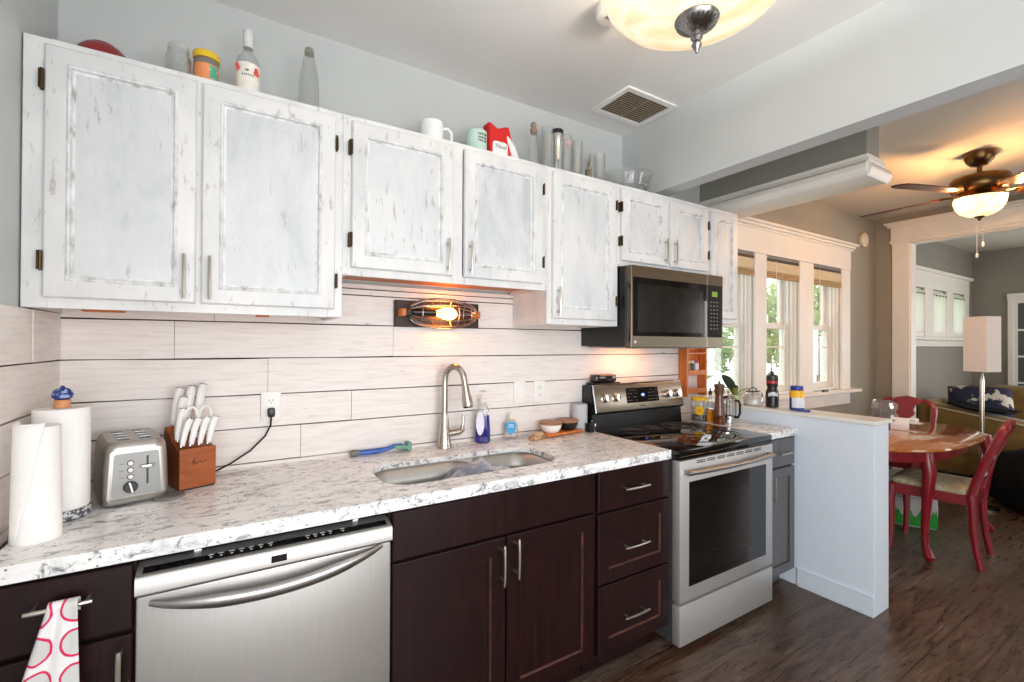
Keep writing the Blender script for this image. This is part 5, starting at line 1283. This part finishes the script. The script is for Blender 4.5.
r, b = mug(1.218, 'white mug with its handle out on the sink wall cabinet', mat('white_ceramic', (240, 240, 238), 0.2, var=0.01), 0.128, 0.050, math.radians(-20))
r, b = mug(1.437, 'mint green mug with dark scribbled print on the wall cabinet', mat('mint_glaze', (190, 216, 206), 0.25), 0.140, 0.049, math.radians(80))
mb = MB(); rnd = random.Random(8)
for row, z in enumerate((0.118, 0.102, 0.088)):
    for k in range(5):
        a = math.radians(-105 + 11 * k + 3 * rnd.random()); c = Vector((1.437 + 0.0495 * math.cos(a), CY + 0.0495 * math.sin(a), CT + z)); mb.box(c.x - 0.0025, c.x + 0.0025, c.y - 0.0008, c.y + 0.0008, c.z - 0.005 * (0.5 + rnd.random() * 0.5), c.z + 0.005)
mb.build('scribbled_print', mat('dark_print', (60, 50, 44), 0.5), b)
r = ontop('cloth_hat', 'red pointed cloth hat with white cuff lettered Noel on the cabinet', 'hat', 1.552)
mb = MB(); x = 1.552
pl = [(-0.056, 0.0), (-0.058, 0.10), (-0.062, 0.192), (-0.052, 0.197), (-0.030, 0.186), (-0.008, 0.176), (0.012, 0.184), (0.032, 0.194), (0.050, 0.195), (0.058, 0.17), (0.074, 0.12), (0.088, 0.075), (0.070, 0.04), (0.066, 0.0)]
mb.rings([[(x + (p[0] - 0.005) * q, CY + yy, CT + 0.001 + p[1] * (0.5 + 0.5 * q)) for p in pl] for yy, q in ((-0.030, 0.93), (-0.022, 1.0), (0.022, 1.0), (0.030, 0.93))])
mb.build('red_cloth', mat('bright_red_felt', (206, 30, 26), 0.8, var=0.06, scale=90), r)
mb = MB(); mb.rings([[(x + p[0] - 0.004, CY + p[1], CT + 0.0012 + z) for p in rrect(-0.050 - e, 0.050 + e, -0.034 - e, 0.034 + e, 0.03, 5)] for z, e in ((0.0, 0.001), (0.05, 0.003), (0.105, 0.002), (0.112, -0.001))]); cf = mb.build('white_cuff', mat('white_plush', (238, 237, 236), 0.95, var=0.02, scale=120), r)
mb = MB(); mb.text('Noel', 0.030, Matrix.Translation((x - 0.004, CY - 0.0376, CT + 0.088)) @ Matrix.Rotation(PI / 2, 4, 'X')); mb.build('lettering', mat('silver_print', (150, 152, 160), 0.5), cf)
mb = MB(); mb.tube([(x + 0.035, CY - 0.02, CT + 0.150), (x + 0.060, CY - 0.03, CT + 0.10), (x + 0.078, CY - 0.034, CT + 0.045), (x + 0.084, CY - 0.034, CT + 0.017)], [0.010, 0.016, 0.018, 0.016], 12); mb.build('tail', mat('white_plush', (238, 237, 236), 0.95), r)
# decanter and tall glasses
r = ontop('cruet', 'slim glass cruet with ball stopper on the wall cabinet', 'bottle', 1.757)
mb = MB(); mb.lathe([(0.024, 0), (0.026, 0.005), (0.024, 0.11), (0.018, 0.17), (0.015, 0.215)], (1.757, CY, CT + 0.0005), 20); mb.build('glass', M_CLEAR, r)
mb = MB(); mb.lathe([(0.018, 0.2152), (0.019, 0.235), (0.010, 0.238), (0.008, 0.242), (0.015, 0.252), (0.015, 0.262), (0.008, 0.270), (0.001, 0.271)], (1.757, CY, CT + 0.0005), 18); mb.build('stopper', mat('amber_stopper', (176, 150, 130), 0.25, trans=0.4), r)


def tumbler(x, h, rr, label, y=CY, m=None, name='tall_glass'):
    r = ontop(name, label, 'glass', x, 'tall glasses on the wall cabinets', y)
    mb = MB(); mb.lathe([(rr * 0.82, 0), (rr * 0.86, 0.004), (rr, h), (rr - 0.0025, h), (rr * 0.80, 0.012), (0.001, 0.010)], (x, y, CT + 0.0005), 24); mb.build('glass', m or M_CLEAR, r); return r


tumbler(1.842, 0.262, 0.031, 'tallest clear glass on the wall cabinet, next to the cruet')
r = ontop('cocktail_shaker', 'dark tall tumbler with a black rim among the glasses', 'tumbler', 1.906)
mb = MB(); mb.lathe([(0.022, 0), (0.024, 0.004), (0.029, 0.245), (0.027, 0.246)], (1.906, CY, CT + 0.0005), 20); mb.build('cup', M_CHROME, r)
mb = MB(); mb.lathe([(0.030, 0.2462), (0.031, 0.250), (0.031, 0.266), (0.028, 0.269), (0.001, 0.269)], (1.906, CY, CT + 0.0005), 20); mb.build('lid', M_BLACK, r)
r = tumbler(1.965, 0.252, 0.031, 'pink-tinted tall glass between the dark tumbler and plain glasses')
mb = MB(); mb.grid(lambda u, v: (1.965 + 0.0318 * math.cos(math.radians(-130 + 80 * u)), CY + 0.0318 * math.sin(math.radians(-130 + 80 * u)), CT + 0.19 + 0.03 * v), 10, 2); mb.build('pink_print', m_print('pink_glass_print', (208, 170, 168), (150, 130, 132), 50, 0.5, 0.6), r)
tumbler(2.036, 0.240, 0.031, 'plain narrow clear glass behind the gold-filled votive')
r = ontop('votive_glass', 'low glass votive with dried golden filling on the cabinet', 'votive', 2.108, y=-0.180)
mb = MB(); mb.lathe([(0.018, 0), (0.020, 0.004), (0.020, 0.115)], (2.108, -0.180, CT + 0.0005), 20, cap1=False); mb.build('glass', M_CLEAR, r, sharp=35)
mb = MB(); rnd = random.Random(2); mb.lathe([(0.016, 0.004), (0.018, 0.008), (0.0175, 0.10), (0.001, 0.105)], (2.108, -0.180, CT + 0.0005), 14)
for k in range(9): a = rnd.random() * 6.28; mb.tube([(2.108, -0.180, CT + 0.09), (2.108 + 0.012 * math.cos(a), -0.180 + 0.012 * math.sin(a), CT + 0.13 + 0.06 * rnd.random())], [0.002, 0.001], 5)
mb.build('dried_filling', m_print('dried_gold', (122, 94, 40), (70, 64, 50), 40, 0.45, 0.6, 0.8), r)
tumbler(2.196, 0.208, 0.033, 'short clear glass nearest the glass serving bowl')
r = ontop('serving_bowl', 'wide clear glass serving bowl with a ladle on the cabinet', 'bowl', 2.425, y=-0.160)
mb = MB(); mb.lathe([(0.06, 0), (0.075, 0.004), (0.125, 0.05), (0.138, 0.105), (0.150, 0.122), (0.146, 0.123), (0.133, 0.105), (0.118, 0.05), (0.07, 0.012), (0.001, 0.010)], (2.400, -0.165, CT + 0.0005), 36); mb.build('bowl', M_CLEAR, r)
mb = MB(); mb.tube([(2.38, -0.15, CT + 0.045), (2.42, -0.16, CT + 0.13), (2.475, -0.18, CT + 0.225)], 0.004, 8); mb.sph((2.375, -0.148, CT + 0.047), 0.026, 14, 8, (1, 1, 0.7)); mb.build('ladle', M_CLEAR, r)

# ------------------------------------------------------------------ hand towel
mb = MB(); zt_ = 0.817; yb_ = -0.684


def towel(u, v):
    # v: 0 bottom front .. 0.86 over the bar .. 1 back
    x0, x1 = 0.134 - 0.125 * max(0, 0.80 - v), 0.184 + 0.012 * max(0, 0.80 - v)
    x = x0 + (x1 - x0) * u
    if v < 0.80: z = 0.43 + (zt_ - 0.43) * v / 0.80; y = yb_ - 0.0125 - 0.010 * math.sin(u * 9.5 + 0.5) * (1 - v) - 0.003 * math.sin(14 * u)
    else:
        a = (v - 0.80) / 0.20 * PI * 1.15; z = zt_ + 0.0095 * math.sin(min(a, PI)) - max(0, a - PI) * 0.05; y = yb_ - 0.0125 * math.cos(min(a, PI))
    return (x, y, z)


mb.grid(towel, 24, 60)
one('hand_towel', mb, m_towel(), 'white hand towel with pink rings hung over the corner cabinet pull', 'towel', (0.15, -0.70, 0.8), solid=0.002)

# ------------------------------------------------------------------ ceiling fixtures
LX, LY = 1.728, -1.132
r = thing('ceiling_light', 'large alabaster glass bowl ceiling light with silver finial', 'ceiling light', (LX, LY, H_CEIL))
mb = MB(); mb.lathe([(0.001, 2.6855), (0.085, 2.6855), (0.085, 2.672), (0.05, 2.655), (0.012, 2.65), (0.012, 2.444)], (LX, LY, 0), 28); mb.build('canopy', M_SATIN, r)
mb = MB(); mb.lathe([(r_, z_ + 0.095) for r_, z_ in [(0.024, 2.339), (0.10, 2.343), (0.18, 2.360), (0.245, 2.394), (0.288, 2.441), (0.303, 2.485), (0.298, 2.487), (0.283, 2.446), (0.241, 2.400), (0.178, 2.367), (0.10, 2.350), (0.024, 2.346)]], (LX, LY, 0), 56, cap0=False, cap1=False)
mb.build('glass_bowl', m_alabaster('alabaster_bowl', [(0.30, lin((246, 204, 156))), (0.46, lin((250, 224, 186))), (0.60, lin((253, 240, 220))), (0.80, lin((248, 212, 168)))], 0.45, 3.5), r)
mb = MB(); mb.lathe([(r_, z_ + 0.097) for r_, z_ in [(0.062, 2.337), (0.066, 2.340), (0.068, 2.334), (0.064, 2.326), (0.050, 2.313), (0.032, 2.302), (0.014, 2.297), (0.012, 2.286), (0.019, 2.278), (0.011, 2.268), (0.016, 2.256), (0.009, 2.243), (0.005, 2.232), (0.001, 2.228)]], (LX, LY, 0), 36)
for k in range(26):
    a = 2 * PI * k / 26; mb.tube([(LX + q * math.cos(a), LY + q * math.sin(a), z) for q, z in ((0.062, 2.421), (0.050, 2.4105), (0.032, 2.3995))], [0.0028, 0.0028, 0.0016], 5)
mb.build('finial', m_steel('pewter', (150, 148, 146), 0.25, ax=(10, 10, 10), contrast=0.2), r)
r = thing('smoke_detector', 'white round smoke detector on the kitchen ceiling by the light', 'smoke detector', (1.70, -0.775, H_CEIL))
mb = MB(); mb.lathe([(0.001, 2.6855), (0.065, 2.6855), (0.066, 2.668), (0.058, 2.652), (0.030, 2.647), (0.001, 2.647)], (1.705, -0.775, 0), 28); mb.build('cover', M_WHITE, r)
mb = MB(); mb.box(1.68, 1.73, -0.79, -0.76, 2.6440, 2.6475, 0.001); mb.build('sensor_grille', mat('grey_rubber', (120, 118, 114), 0.5), r)
# air vent
r = thing('air_vent', 'white framed ceiling air vent with brown dusty slats', 'vent', (2.335, -0.29, H_CEIL))
vx0, vx1, vy0, vy1 = 2.150, 2.515, -0.430, -0.155
mb = MB(); holed(mb, rrect(vx0, vx1, vy0, vy1, 0.004, 2), rrect(vx0 + 0.028, vx1 - 0.028, vy0 + 0.028, vy1 - 0.028, 0.003, 2), 2.676, 2.6855); mb.build('frame', M_WHITE, r)
mb = MB()
for i in range(13):
    y = vy0 + 0.036 + i * 0.0168; mb.box(-0.155, 0.155, -0.0065, 0.0065, -0.0007, 0.0007, M=Matrix.Translation(((vx0 + vx1) / 2, y, 2.6800)) @ Matrix.Rotation(0.45, 4, 'X'))
mb.box((vx0 + vx1) / 2 - 0.002, (vx0 + vx1) / 2 + 0.002, vy0 + 0.028, vy1 - 0.028, 2.6755, 2.6775)
mb.build('slats', mat('dusty_brown_slat', (176, 162, 142), 0.7, var=0.15, scale=60), r)
mb = MB(); mb.box(vx0 + 0.02, vx1 - 0.02, vy0 + 0.02, vy1 - 0.02, 2.6853, 2.6858); mb.build('duct_opening', mat('brown_duct_sheet', (104, 88, 70), 0.9), r)  # flat brown sheet in place of the open duct
# ceiling fan
FXX, FYY = 4.72, -1.10
r = thing('ceiling_fan', 'bronze five-blade ceiling fan with glowing bowl light in the dining room', 'ceiling fan', (FXX, FYY, H_CEIL))
mb = MB(); mb.lathe([(0.001, 2.6855), (0.082, 2.6855), (0.080, 2.66), (0.066, 2.625), (0.045, 2.603), (0.020, 2.598)], (FXX, FYY, 0), 28); mb.build('canopy', M_BRONZE, r)
mb = MB(); mb.lathe([(0.014, 2.598), (0.014, 2.545), (0.03, 2.540)], (FXX, FYY, 0), 14); mb.build('downrod', M_BRONZE, r)
mb = MB(); mb.lathe([(0.03, 2.5398), (0.10, 2.534), (0.142, 2.520), (0.150, 2.505), (0.150, 2.455), (0.138, 2.432), (0.130, 2.422), (0.10, 2.414), (0.09, 2.404)], (FXX, FYY, 0), 36); mb.build('motor_housing', M_BRONZE, r)
mb = MB(); mb.lathe([(0.09, 2.4038), (0.115, 2.400), (0.130, 2.394), (0.136, 2.386), (0.132, 2.382)], (FXX, FYY, 0), 36); mb.build('light_fitter', M_BRONZE, r)
mb = MB(); mb.lathe([(0.130, 2.3815), (0.131, 2.360), (0.122, 2.325), (0.100, 2.292), (0.065, 2.270), (0.02, 2.262), (0.001, 2.262)], (FXX, FYY, 0), 40)
mb.build('glass_bowl', m_alabaster('warm_bowl', [(0.3, lin((255, 216, 140))), (0.6, lin((255, 244, 206))), (0.8, lin((255, 226, 160)))], 0.85, 9), r)
mb = MB(); mb.lathe([(0.026, 2.2615), (0.026, 2.256), (0.012, 2.248), (0.010, 2.240), (0.006, 2.234), (0.001, 2.232)], (FXX, FYY, 0), 18); mb.build('finial', M_BRONZE, r)
M_BLADE = m_wood('walnut_fan_blade', (56, 30, 18), (92, 54, 34), 0.35, ax=(2, 14, 14))
for k in range(5):
    a = math.radians(160 + 72 * k)
    Mx = Matrix.Translation((FXX, FYY, 2.418)) @ Rz(a) @ Matrix.Rotation(math.radians(-9), 4, 'X')
    mb = MB(); out = []
    for x, w in ((0.20, 0.048), (0.26, 0.058), (0.45, 0.066), (0.62, 0.066), (0.66, 0.055), (0.68, 0.03)): out.append((x, w))
    poly = [(x, -w) for x, w in out] + [(x, w) for x, w in out[::-1]]
    mb.prism(poly, 'z', -0.004, 0.004); mb.tf(Mx); bl = mb.build('blade', M_BLADE, r)
    mb = MB(); mb.tube([(0.13, 0, 0.0), (0.18, -0.012, 0.007), (0.25, -0.02, 0.007)], 0.007, 8); mb.tube([(0.13, 0, 0.0), (0.18, 0.012, 0.007), (0.25, 0.02, 0.007)], 0.007, 8); mb.box(0.215, 0.27, -0.032, 0.032, 0.0042, 0.009, 0.002); mb.tf(Mx); mb.build('blade_iron', M_BRONZE, bl)
for dx, zb, in ((-0.018, 1.985), (0.022, 2.058)):
    mb = MB(); x, y = FXX + dx * 0.85, FYY - dx * 0.53; mb.tube([(x, y, 2.250), (x, y, zb + 0.03)], 0.0012, 5); mb.lathe([(0.001, 0.034), (0.006, 0.028), (0.008, 0.010), (0.005, 0), (0.001, -0.001)], (x, y, zb), 12); mb.build('pull_chain', M_WHITE, r)
one('door_chime', MB().lathe([(0.001, 0), (0.070, 0), (0.074, -0.010), (0.070, -0.030), (0.050, -0.040), (0.001, -0.041)], (5.835, -0.0006, 2.445), 28, axis='y'), mat('almond_plastic', (222, 206, 180), 0.4), 'round almond wall chime high on the dining wall near the corner', 'chime', (5.835, -0.02, 2.445))

# ------------------------------------------------------------------ dining table
TCX, TCY = 4.745, -0.555
TA, TB_ = 0.80, 0.515
M_TABLE = m_wood('honey_oak_top', (150, 86, 34), (190, 122, 58), 0.10, ax=(2, 12, 12), coat=0.5)


def superel(a, b, n=64, e=2.6): return [(TCX + a * (1 if math.cos(t) >= 0 else -1) * abs(math.cos(t)) ** (2 / e), TCY + b * (1 if math.sin(t) >= 0 else -1) * abs(math.sin(t)) ** (2 / e)) for t in [2 * PI * i / n for i in range(n)]]


r = thing('dining_table', 'oval dining table with honey wood top and red cabriole legs', 'table', (TCX, TCY, 0))
mb = MB(); mb.rings([[(p[0], p[1], z) for p in superel(TA + e, TB_ + e)] for e, z in ((-0.02, 0.722), (-0.004, 0.726), (0.0, 0.734), (-0.003, 0.744), (-0.012, 0.75))]); mb.build('tabletop', M_TABLE, r)
mb = MB(); mb.rings([[(p[0], p[1], z) for p in superel(TA - 0.13, TB_ - 0.085)] for z in (0.640, 0.7215)]); mb.build('apron', M_RED, r)
for sx in (-1, 1):
    for sy in (-1, 1):
        x, y = TCX + sx * (TA - 0.20), TCY + sy * (TB_ - 0.088); ox, oy = sx * 0.7, sy * 0.7
        if sx < 0 and sy < 0: x, y = 4.372, -0.925
        mb = MB(); mb.tube([(x, y, 0.7205), (x + 0.01 * ox, y + 0.01 * oy, 0.66), (x + 0.035 * ox, y + 0.035 * oy, 0.57), (x + 0.012 * ox, y + 0.012 * oy, 0.42), (x - 0.012 * ox, y - 0.012 * oy, 0.22), (x - 0.01 * ox, y - 0.01 * oy, 0.09), (x + 0.02 * ox, y + 0.02 * oy, 0.045), (x + 0.032 * ox, y + 0.032 * oy, 0.022), (x + 0.034 * ox, y + 0.034 * oy, 0.001)], [0.032, 0.037, 0.039, 0.030, 0.023, 0.019, 0.025, 0.030, 0.018], 12)
        mb.build('leg', M_RED, r)
# lace runner hanging at the end
mb = MB(); ex = TCX + TA
mb.grid(lambda u, v: (ex - 0.145 + 0.105 * u, TCY - TB_ + 0.062 + 0.14 * u ** 1.6 - 0.012 * (1 - v) + 0.006 * math.sin(22 * u), 0.615 + 0.105 * v + 0.012 * math.sin(30 * u) * (1 - v)), 30, 6)
one('lace_doily', mb, mat('white_lace', (226, 224, 218), 0.9, var=0.03, scale=90), 'white lace cloth edge hanging below the table end', 'cloth', (ex - 0.1, TCY - TB_ + 0.1, 0.66), solid=0.002)
# on the table
jx, jy, jz = 5.06, -0.445, 0.7505
r = thing('faceted_glass_jar', 'clear faceted glass jar on the table behind the half wall', 'jar', (jx, jy, jz))
mb = MB(); mb.lathe([(0.05, 0), (0.072, 0.02), (0.080, 0.08), (0.078, 0.14), (0.066, 0.18), (0.068, 0.195), (0.064, 0.195), (0.062, 0.18), (0.073, 0.135), (0.074, 0.08), (0.066, 0.022), (0.001, 0.012)], (jx, jy, jz), 12); mb.build('glass', m_glass('cut_glass', (226, 226, 228), 0.35, 0.05), r, sharp=10)
r = thing('white_box', 'small white box standing on the table next to the half wall', 'box', (4.70, -0.60, 0.7505))
r.location = (0, 0, 0)
mb = MB(); mb.box(-0.055, 0.055, -0.030, 0.030, 0.0003, 0.090, 0.004, 2); mb.build('box', M_WHITE, r)
mb = MB(); mb.lathe([(0.006, -0.0315), (0.006, -0.0300)], (-0.035, 0, 0.070), 10, axis='y'); mb.build('sensor_dot', M_BLACK, r)
place(r, (4.875, -0.620, 0.7505), math.radians(-72))
r = thing('tea_plate', 'small white plate with a folded napkin on the dining table', 'plate', (5.27, -0.58, 0.7505))
mb = MB(); mb.lathe([(0.03, 0), (0.055, 0.006), (0.066, 0.011), (0.064, 0.013), (0.05, 0.008), (0.001, 0.006)], (5.27, -0.58, 0.7507), 28); mb.build('plate', mat('white_ceramic', (240, 240, 238), 0.2), r)
mb = MB(); mb.grid(lambda u, v: (5.24 + 0.06 * u, -0.61 + 0.06 * v, 0.7605 + 0.03 * abs(math.sin(5 * u + 3 * v)) + 0.012 * math.sin(9 * v)**2), 14, 14); mb.build('napkin', M_PAPER, r, solid=0.002)


# ------------------------------------------------------------------ dining chairs
def chair(label, m_seat):
    r = thing('dining_chair', label, 'chair', (0, 0, 0), 'red dining chairs')
    for s_ in (-1, 1):
        mb = MB(); mb.tube([(s_ * 0.185, -0.20, 0.455), (s_ * 0.187, -0.205, 0.38), (s_ * 0.188, -0.210, 0.24), (s_ * 0.188, -0.226, 0.10), (s_ * 0.188, -0.244, 0.001)], [0.024, 0.024, 0.022, 0.019, 0.017], 8); mb.build('rear_leg', M_RED, r)
        mb = MB(); mb.tube([(s_ * 0.205, 0.19, 0.44), (s_ * 0.207, 0.20, 0.34), (s_ * 0.203, 0.195, 0.18), (s_ * 0.206, 0.20, 0.06), (s_ * 0.209, 0.208, 0.001)], [0.028, 0.028, 0.020, 0.018, 0.021], 8); mb.build('front_leg', M_RED, r)
        mb = MB(); mb.tube([(s_ * 0.185, -0.20, 0.456), (s_ * 0.186, -0.222, 0.54), (s_ * 0.192, -0.258, 0.66), (s_ * 0.200, -0.302, 0.78), (s_ * 0.196, -0.326, 0.845), (s_ * 0.165, -0.342, 0.885), (s_ * 0.11, -0.350, 0.905)], [0.023, 0.022, 0.021, 0.021, 0.022, 0.022, 0.020], 8); mb.build('back_post', M_RED, r)
    mb = MB()
    pl = [(-0.115, 0.905), (-0.07, 0.925), (0, 0.94), (0.07, 0.925), (0.115, 0.905), (0.10, 0.875), (0.06, 0.86), (0.052, 0.82), (0.07, 0.79), (0.05, 0.76), (0.0, 0.775), (-0.05, 0.76), (-0.07, 0.79), (-0.052, 0.82), (-0.06, 0.86), (-0.10, 0.875)]
    mb.rings([[(x, -0.352 + (0.93 - z) * 0.36 + o_, z) for x, z in pl] for o_ in (-0.012, 0.012)]); mb.build('crest_rail', M_RED, r)
    mb = MB(); pl = [(-0.045, 0.765), (0, 0.78), (0.045, 0.765), (0.03, 0.66), (0.04, 0.56), (0.05, 0.50), (-0.05, 0.50), (-0.04, 0.56), (-0.03, 0.66)]
    mb.rings([[(x, -0.290 + (0.765 - z) * 0.30 + o_, z) for x, z in pl] for o_ in (-0.009, 0.009)]); mb.build('splat', M_RED, r)
    for z, y in ((0.55, -0.226), (0.67, -0.262)):
        mb = MB(); mb.tube([(-0.186, y, z), (0, y - 0.02, z + 0.006), (0.186, y, z)], 0.014, 8, flat=0.6); mb.build('back_rail', M_RED, r)
    mb = MB(); q = [(-0.186, -0.222), (0.186, -0.222), (0.222, 0.205), (-0.222, 0.205)]
    mb.rings([[(p[0], p[1], z) for p in q] for z in (0.385, 0.448)]); mb.build('seat_frame', M_RED, r)
    mb = MB(); mb.rings([[(p[0] * s_, p[1] * s_ + 0.0, z) for p in rrect(-0.20, 0.20, -0.19, 0.205, 0.04, 5)] for s_, z in ((0.97, 0.4485), (1.0, 0.458), (0.99, 0.478), (0.92, 0.490), (0.6, 0.497))]); mb.mi = 0; mb.build('seat_cushion', m_seat, r)
    return r


M_SEAT = m_print('cream_patterned_fabric', (196, 184, 156), (168, 150, 112), 26, 0.42, 0.6, 0.9)
c1 = chair('red dining chair with cream seat, its back to the room, in front of the table', M_SEAT)
place(c1, (4.625, -0.900, 0.0), math.radians(6))
c2 = dup(c1, (5.42, -0.385, 0.0), math.radians(90), 'red dining chair with arched back beyond the far end of the table')

# bag of pet food under the table
r = thing('paper_sack', 'white sack with green grass print standing under the dining table', 'bag', (0, 0, 0))
mb = MB(); mb.rings([[(p[0] * sx, p[1] * sy, z) for p in rrect(-0.17, 0.17, -0.07, 0.07, 0.03, 4)] for z, sx, sy in ((0.001, 0.97, 0.9), (0.03, 1.0, 1.0), (0.16, 1.02, 1.05), (0.30, 0.99, 0.85), (0.38, 0.97, 0.35), (0.41, 0.97, 0.12))]); sk = mb.build('sack', mat('white_woven_sack', (196, 196, 192), 0.7, var=0.03), r)
mb = MB(); rnd = random.Random(7); pl = [(-0.165, 0.012)]; n = 36
for i in range(n + 1): pl.append((-0.165 + 0.33 * i / n, 0.10 + (0.05 * rnd.random() if i % 2 else 0.0) + 0.018 * math.sin(i * 0.8)))
pl.append((0.165, 0.012))
mb.rings([[(p[0], y, p[1]) for p in pl] for y in (-0.0752, -0.0762)]); mb.build('green_grass_print', mat('leaf_green_print', (34, 150, 44), 0.5), sk)
mb = MB()
for a, b, c, d in ((-0.165, 0.11, 0.225, 0.228), (-0.165, 0.11, 0.325, 0.328), (0.107, 0.110, 0.225, 0.328)): mb.box(a, b, -0.0795, -0.078, c, d)
for z, w in ((0.30, 0.20), (0.275, 0.22), (0.25, 0.14)):
    for k in range(8): x = -0.15 + w * k / 8; mb.box(x, x + w / 11, -0.0795, -0.078, z - 0.006, z + 0.006)
mb.build('stamped_panel', mat('dark_green_print', (52, 62, 54), 0.6), sk)
place(r, (5.02, -0.62, 0), math.radians(-62))

# ------------------------------------------------------------------ living room furniture
M_SOFA = mat('mustard_velvet', (126, 98, 46), 0.85, var=0.10, scale=12, bump=0.1, sheen=0.3)
r = thing('sofa', 'mustard sofa with its back towards the dining room', 'sofa', (7.4, -1.25, 0))
SX = 6.93
mb = MB(); mb.box(SX, 7.9, -2.5, -0.16, 0.06, 0.42, 0.05, 3); mb.build('base', M_SOFA, r)
mb = MB(); mb.rings([[(SX + 0.10 + 0.12 * cx_, yy, 0.30 + (0.775 + 0.16 * (yy + 0.26) * (1 if yy > -1.6 else 0) - (0.21 if yy <= -1.6 else 0) - 0.30) * cz_) for cx_, cz_ in ((-1, 0), (-1, 0.8), (-0.85, 0.93), (-0.5, 1), (0.5, 1), (0.85, 0.93), (1, 0.8), (1, 0))] for yy in (-2.5, -1.55, -1.2, -0.8, -0.5, -0.21)]); mb.build('backrest', M_SOFA, r)
mb = MB(); mb.box(SX + 0.06, 7.9, -0.225, -0.07, 0.10, 0.80, 0.07, 5); mb.build('armrest', M_SOFA, r)
mb = MB(); mb.box(SX + 0.06, 7.9, -2.62, -2.40, 0.10, 0.72, 0.10, 5); mb.build('armrest', M_SOFA, r)
for y in (-1.40, -0.38): mb = MB(); mb.box(SX + 0.23, 7.92, y - 1.0, y, 0.42, 0.56, 0.05, 3); mb.build('seat_cushion', M_SOFA, r)
mb = MB(); mb.tube([(SX - 0.004, -0.22, 0.750), (SX - 0.004, -1.55, 0.541)], 0.007, 6); mb.build('piping', mat('pale_piping', (210, 200, 176), 0.6), r)
for x in (SX + 0.08, 7.8):
    for y in (-2.4, -0.28): mb = MB(); mb.cyl((x, y, 0.001), (x, y, 0.06), 0.025, 0.03, 10); mb.build('foot', M_BLACK, r)
r = thing('loveseat', 'second mustard sofa along the far living room wall', 'sofa', (8.7, -1.4, 0))
mb = MB(); mb.box(8.25, 9.1, -2.6, -0.16, 0.02, 0.42, 0.05, 3); mb.build('base', M_SOFA, r)
mb = MB(); mb.box(8.75, 9.12, -2.6, -0.20, 0.30, 0.90, 0.13, 5); mb.build('backrest', M_SOFA, r)
mb = MB(); mb.box(8.22, 9.1, -0.40, -0.14, 0.10, 0.66, 0.09, 4); mb.build('armrest', M_SOFA, r)


def pillow(name, label, c, s, rot, m):
    mb = MB()
    for sg in (1, -1): mb.grid(lambda u, v, sg=sg: ((u - 0.5) * s, sg * 0.075 * (max(0, 1 - (2 * u - 1) ** 4) * max(0, 1 - (2 * v - 1) ** 4)) ** 0.5, (v - 0.5) * s), 16, 16)
    o = one(name, mb, m, label, 'cushion'); o.location = c; o.rotation_euler = rot; return o


pillow('throw_pillow', 'dark blue patterned throw pillow leaning on the sofa arm', (7.40, -0.49, 0.775), 0.50, (math.radians(-50), 0.0, math.radians(-74)), m_print('navy_floral_print', (34, 36, 62), (206, 200, 190), 6.5, 0.55, 0.58, 0.9))
mb = MB(); mb.grid(lambda u, v: (6.93 + 0.30 * v + 0.0, -0.34 - 0.44 * u - 0.05 * v, 0.785 - 0.06 * u + 0.012 * math.sin(6 * u + 2) + 0.010 * math.sin(9 * v)), 24, 16)
one('throw_blanket', mb, mat('black_fleece', (9, 9, 11), 0.95, spec=0.2), 'black throw blanket draped over the sofa back', 'blanket', (7.0, -0.65, 0.74), solid=0.012)
# floor lamp
r = thing('floor_lamp', 'floor lamp with a square white shade and chrome pole', 'lamp', (6.27, -0.755, 0)); lx, ly = 6.0, -0.822
r.location = (lx, ly, 0)
mb = MB(); mb.lathe([(0.11, 0.0005), (0.11, 0.016), (0.10, 0.02), (0.02, 0.026)], (lx, ly, 0), 28); mb.build('base', M_NICK, r)
mb = MB(); mb.lathe([(0.016, 0.026), (0.016, 1.10), (0.012, 1.13), (0.008, 1.14), (0.008, 1.60)], (lx, ly, 0), 14); mb.build('pole', M_NICK, r)
mb = MB(); A = math.radians(206); q4 = [(lx + 0.118 * math.cos(A + k * PI / 2), ly + 0.118 * math.sin(A + k * PI / 2)) for k in range(4)]
q5 = [(lx + (p[0] - lx) * 0.97, ly + (p[1] - ly) * 0.97) for p in q4]
mb.rings([[(p[0], p[1], 1.178) for p in q4], [(p[0], p[1], 1.650) for p in q4], [(p[0], p[1], 1.650) for p in q5], [(p[0], p[1], 1.178) for p in q5]], closed=True)
mb.build('lamp_shade', mat('white_linen_shade', (222, 216, 212), 0.85, var=0.02, scale=80), r)
mb = MB(); mb.tube([q4[0] + (1.61,), q4[2] + (1.61,)], 0.003, 6); mb.tube([q4[1] + (1.61,), q4[3] + (1.61,)], 0.003, 6); mb.build('shade_spider', M_NICK, r)
mb = MB(); bx, by, bz = 6.42, -1.20, 0
mb.rings([[(bx + q * (1 + 0.04 * math.sin(5 * t)) * math.cos(t), by + q * (1 + 0.04 * math.sin(5 * t)) * math.sin(t), z + 0.012 * math.sin(3 * t)) for t in [2 * PI * i / 32 for i in range(32)]] for q, z in ((0.30, 0.014), (0.40, 0.05), (0.44, 0.16), (0.42, 0.32), (0.33, 0.46), (0.16, 0.53), (0.04, 0.545))])
one('bean_bag', mb, mat('black_fleece', (9, 9, 11), 0.95, spec=0.2), 'black bean bag on the floor behind the dining chair', 'bean bag', (bx, by, 0))

bpy.context.view_layer.update()
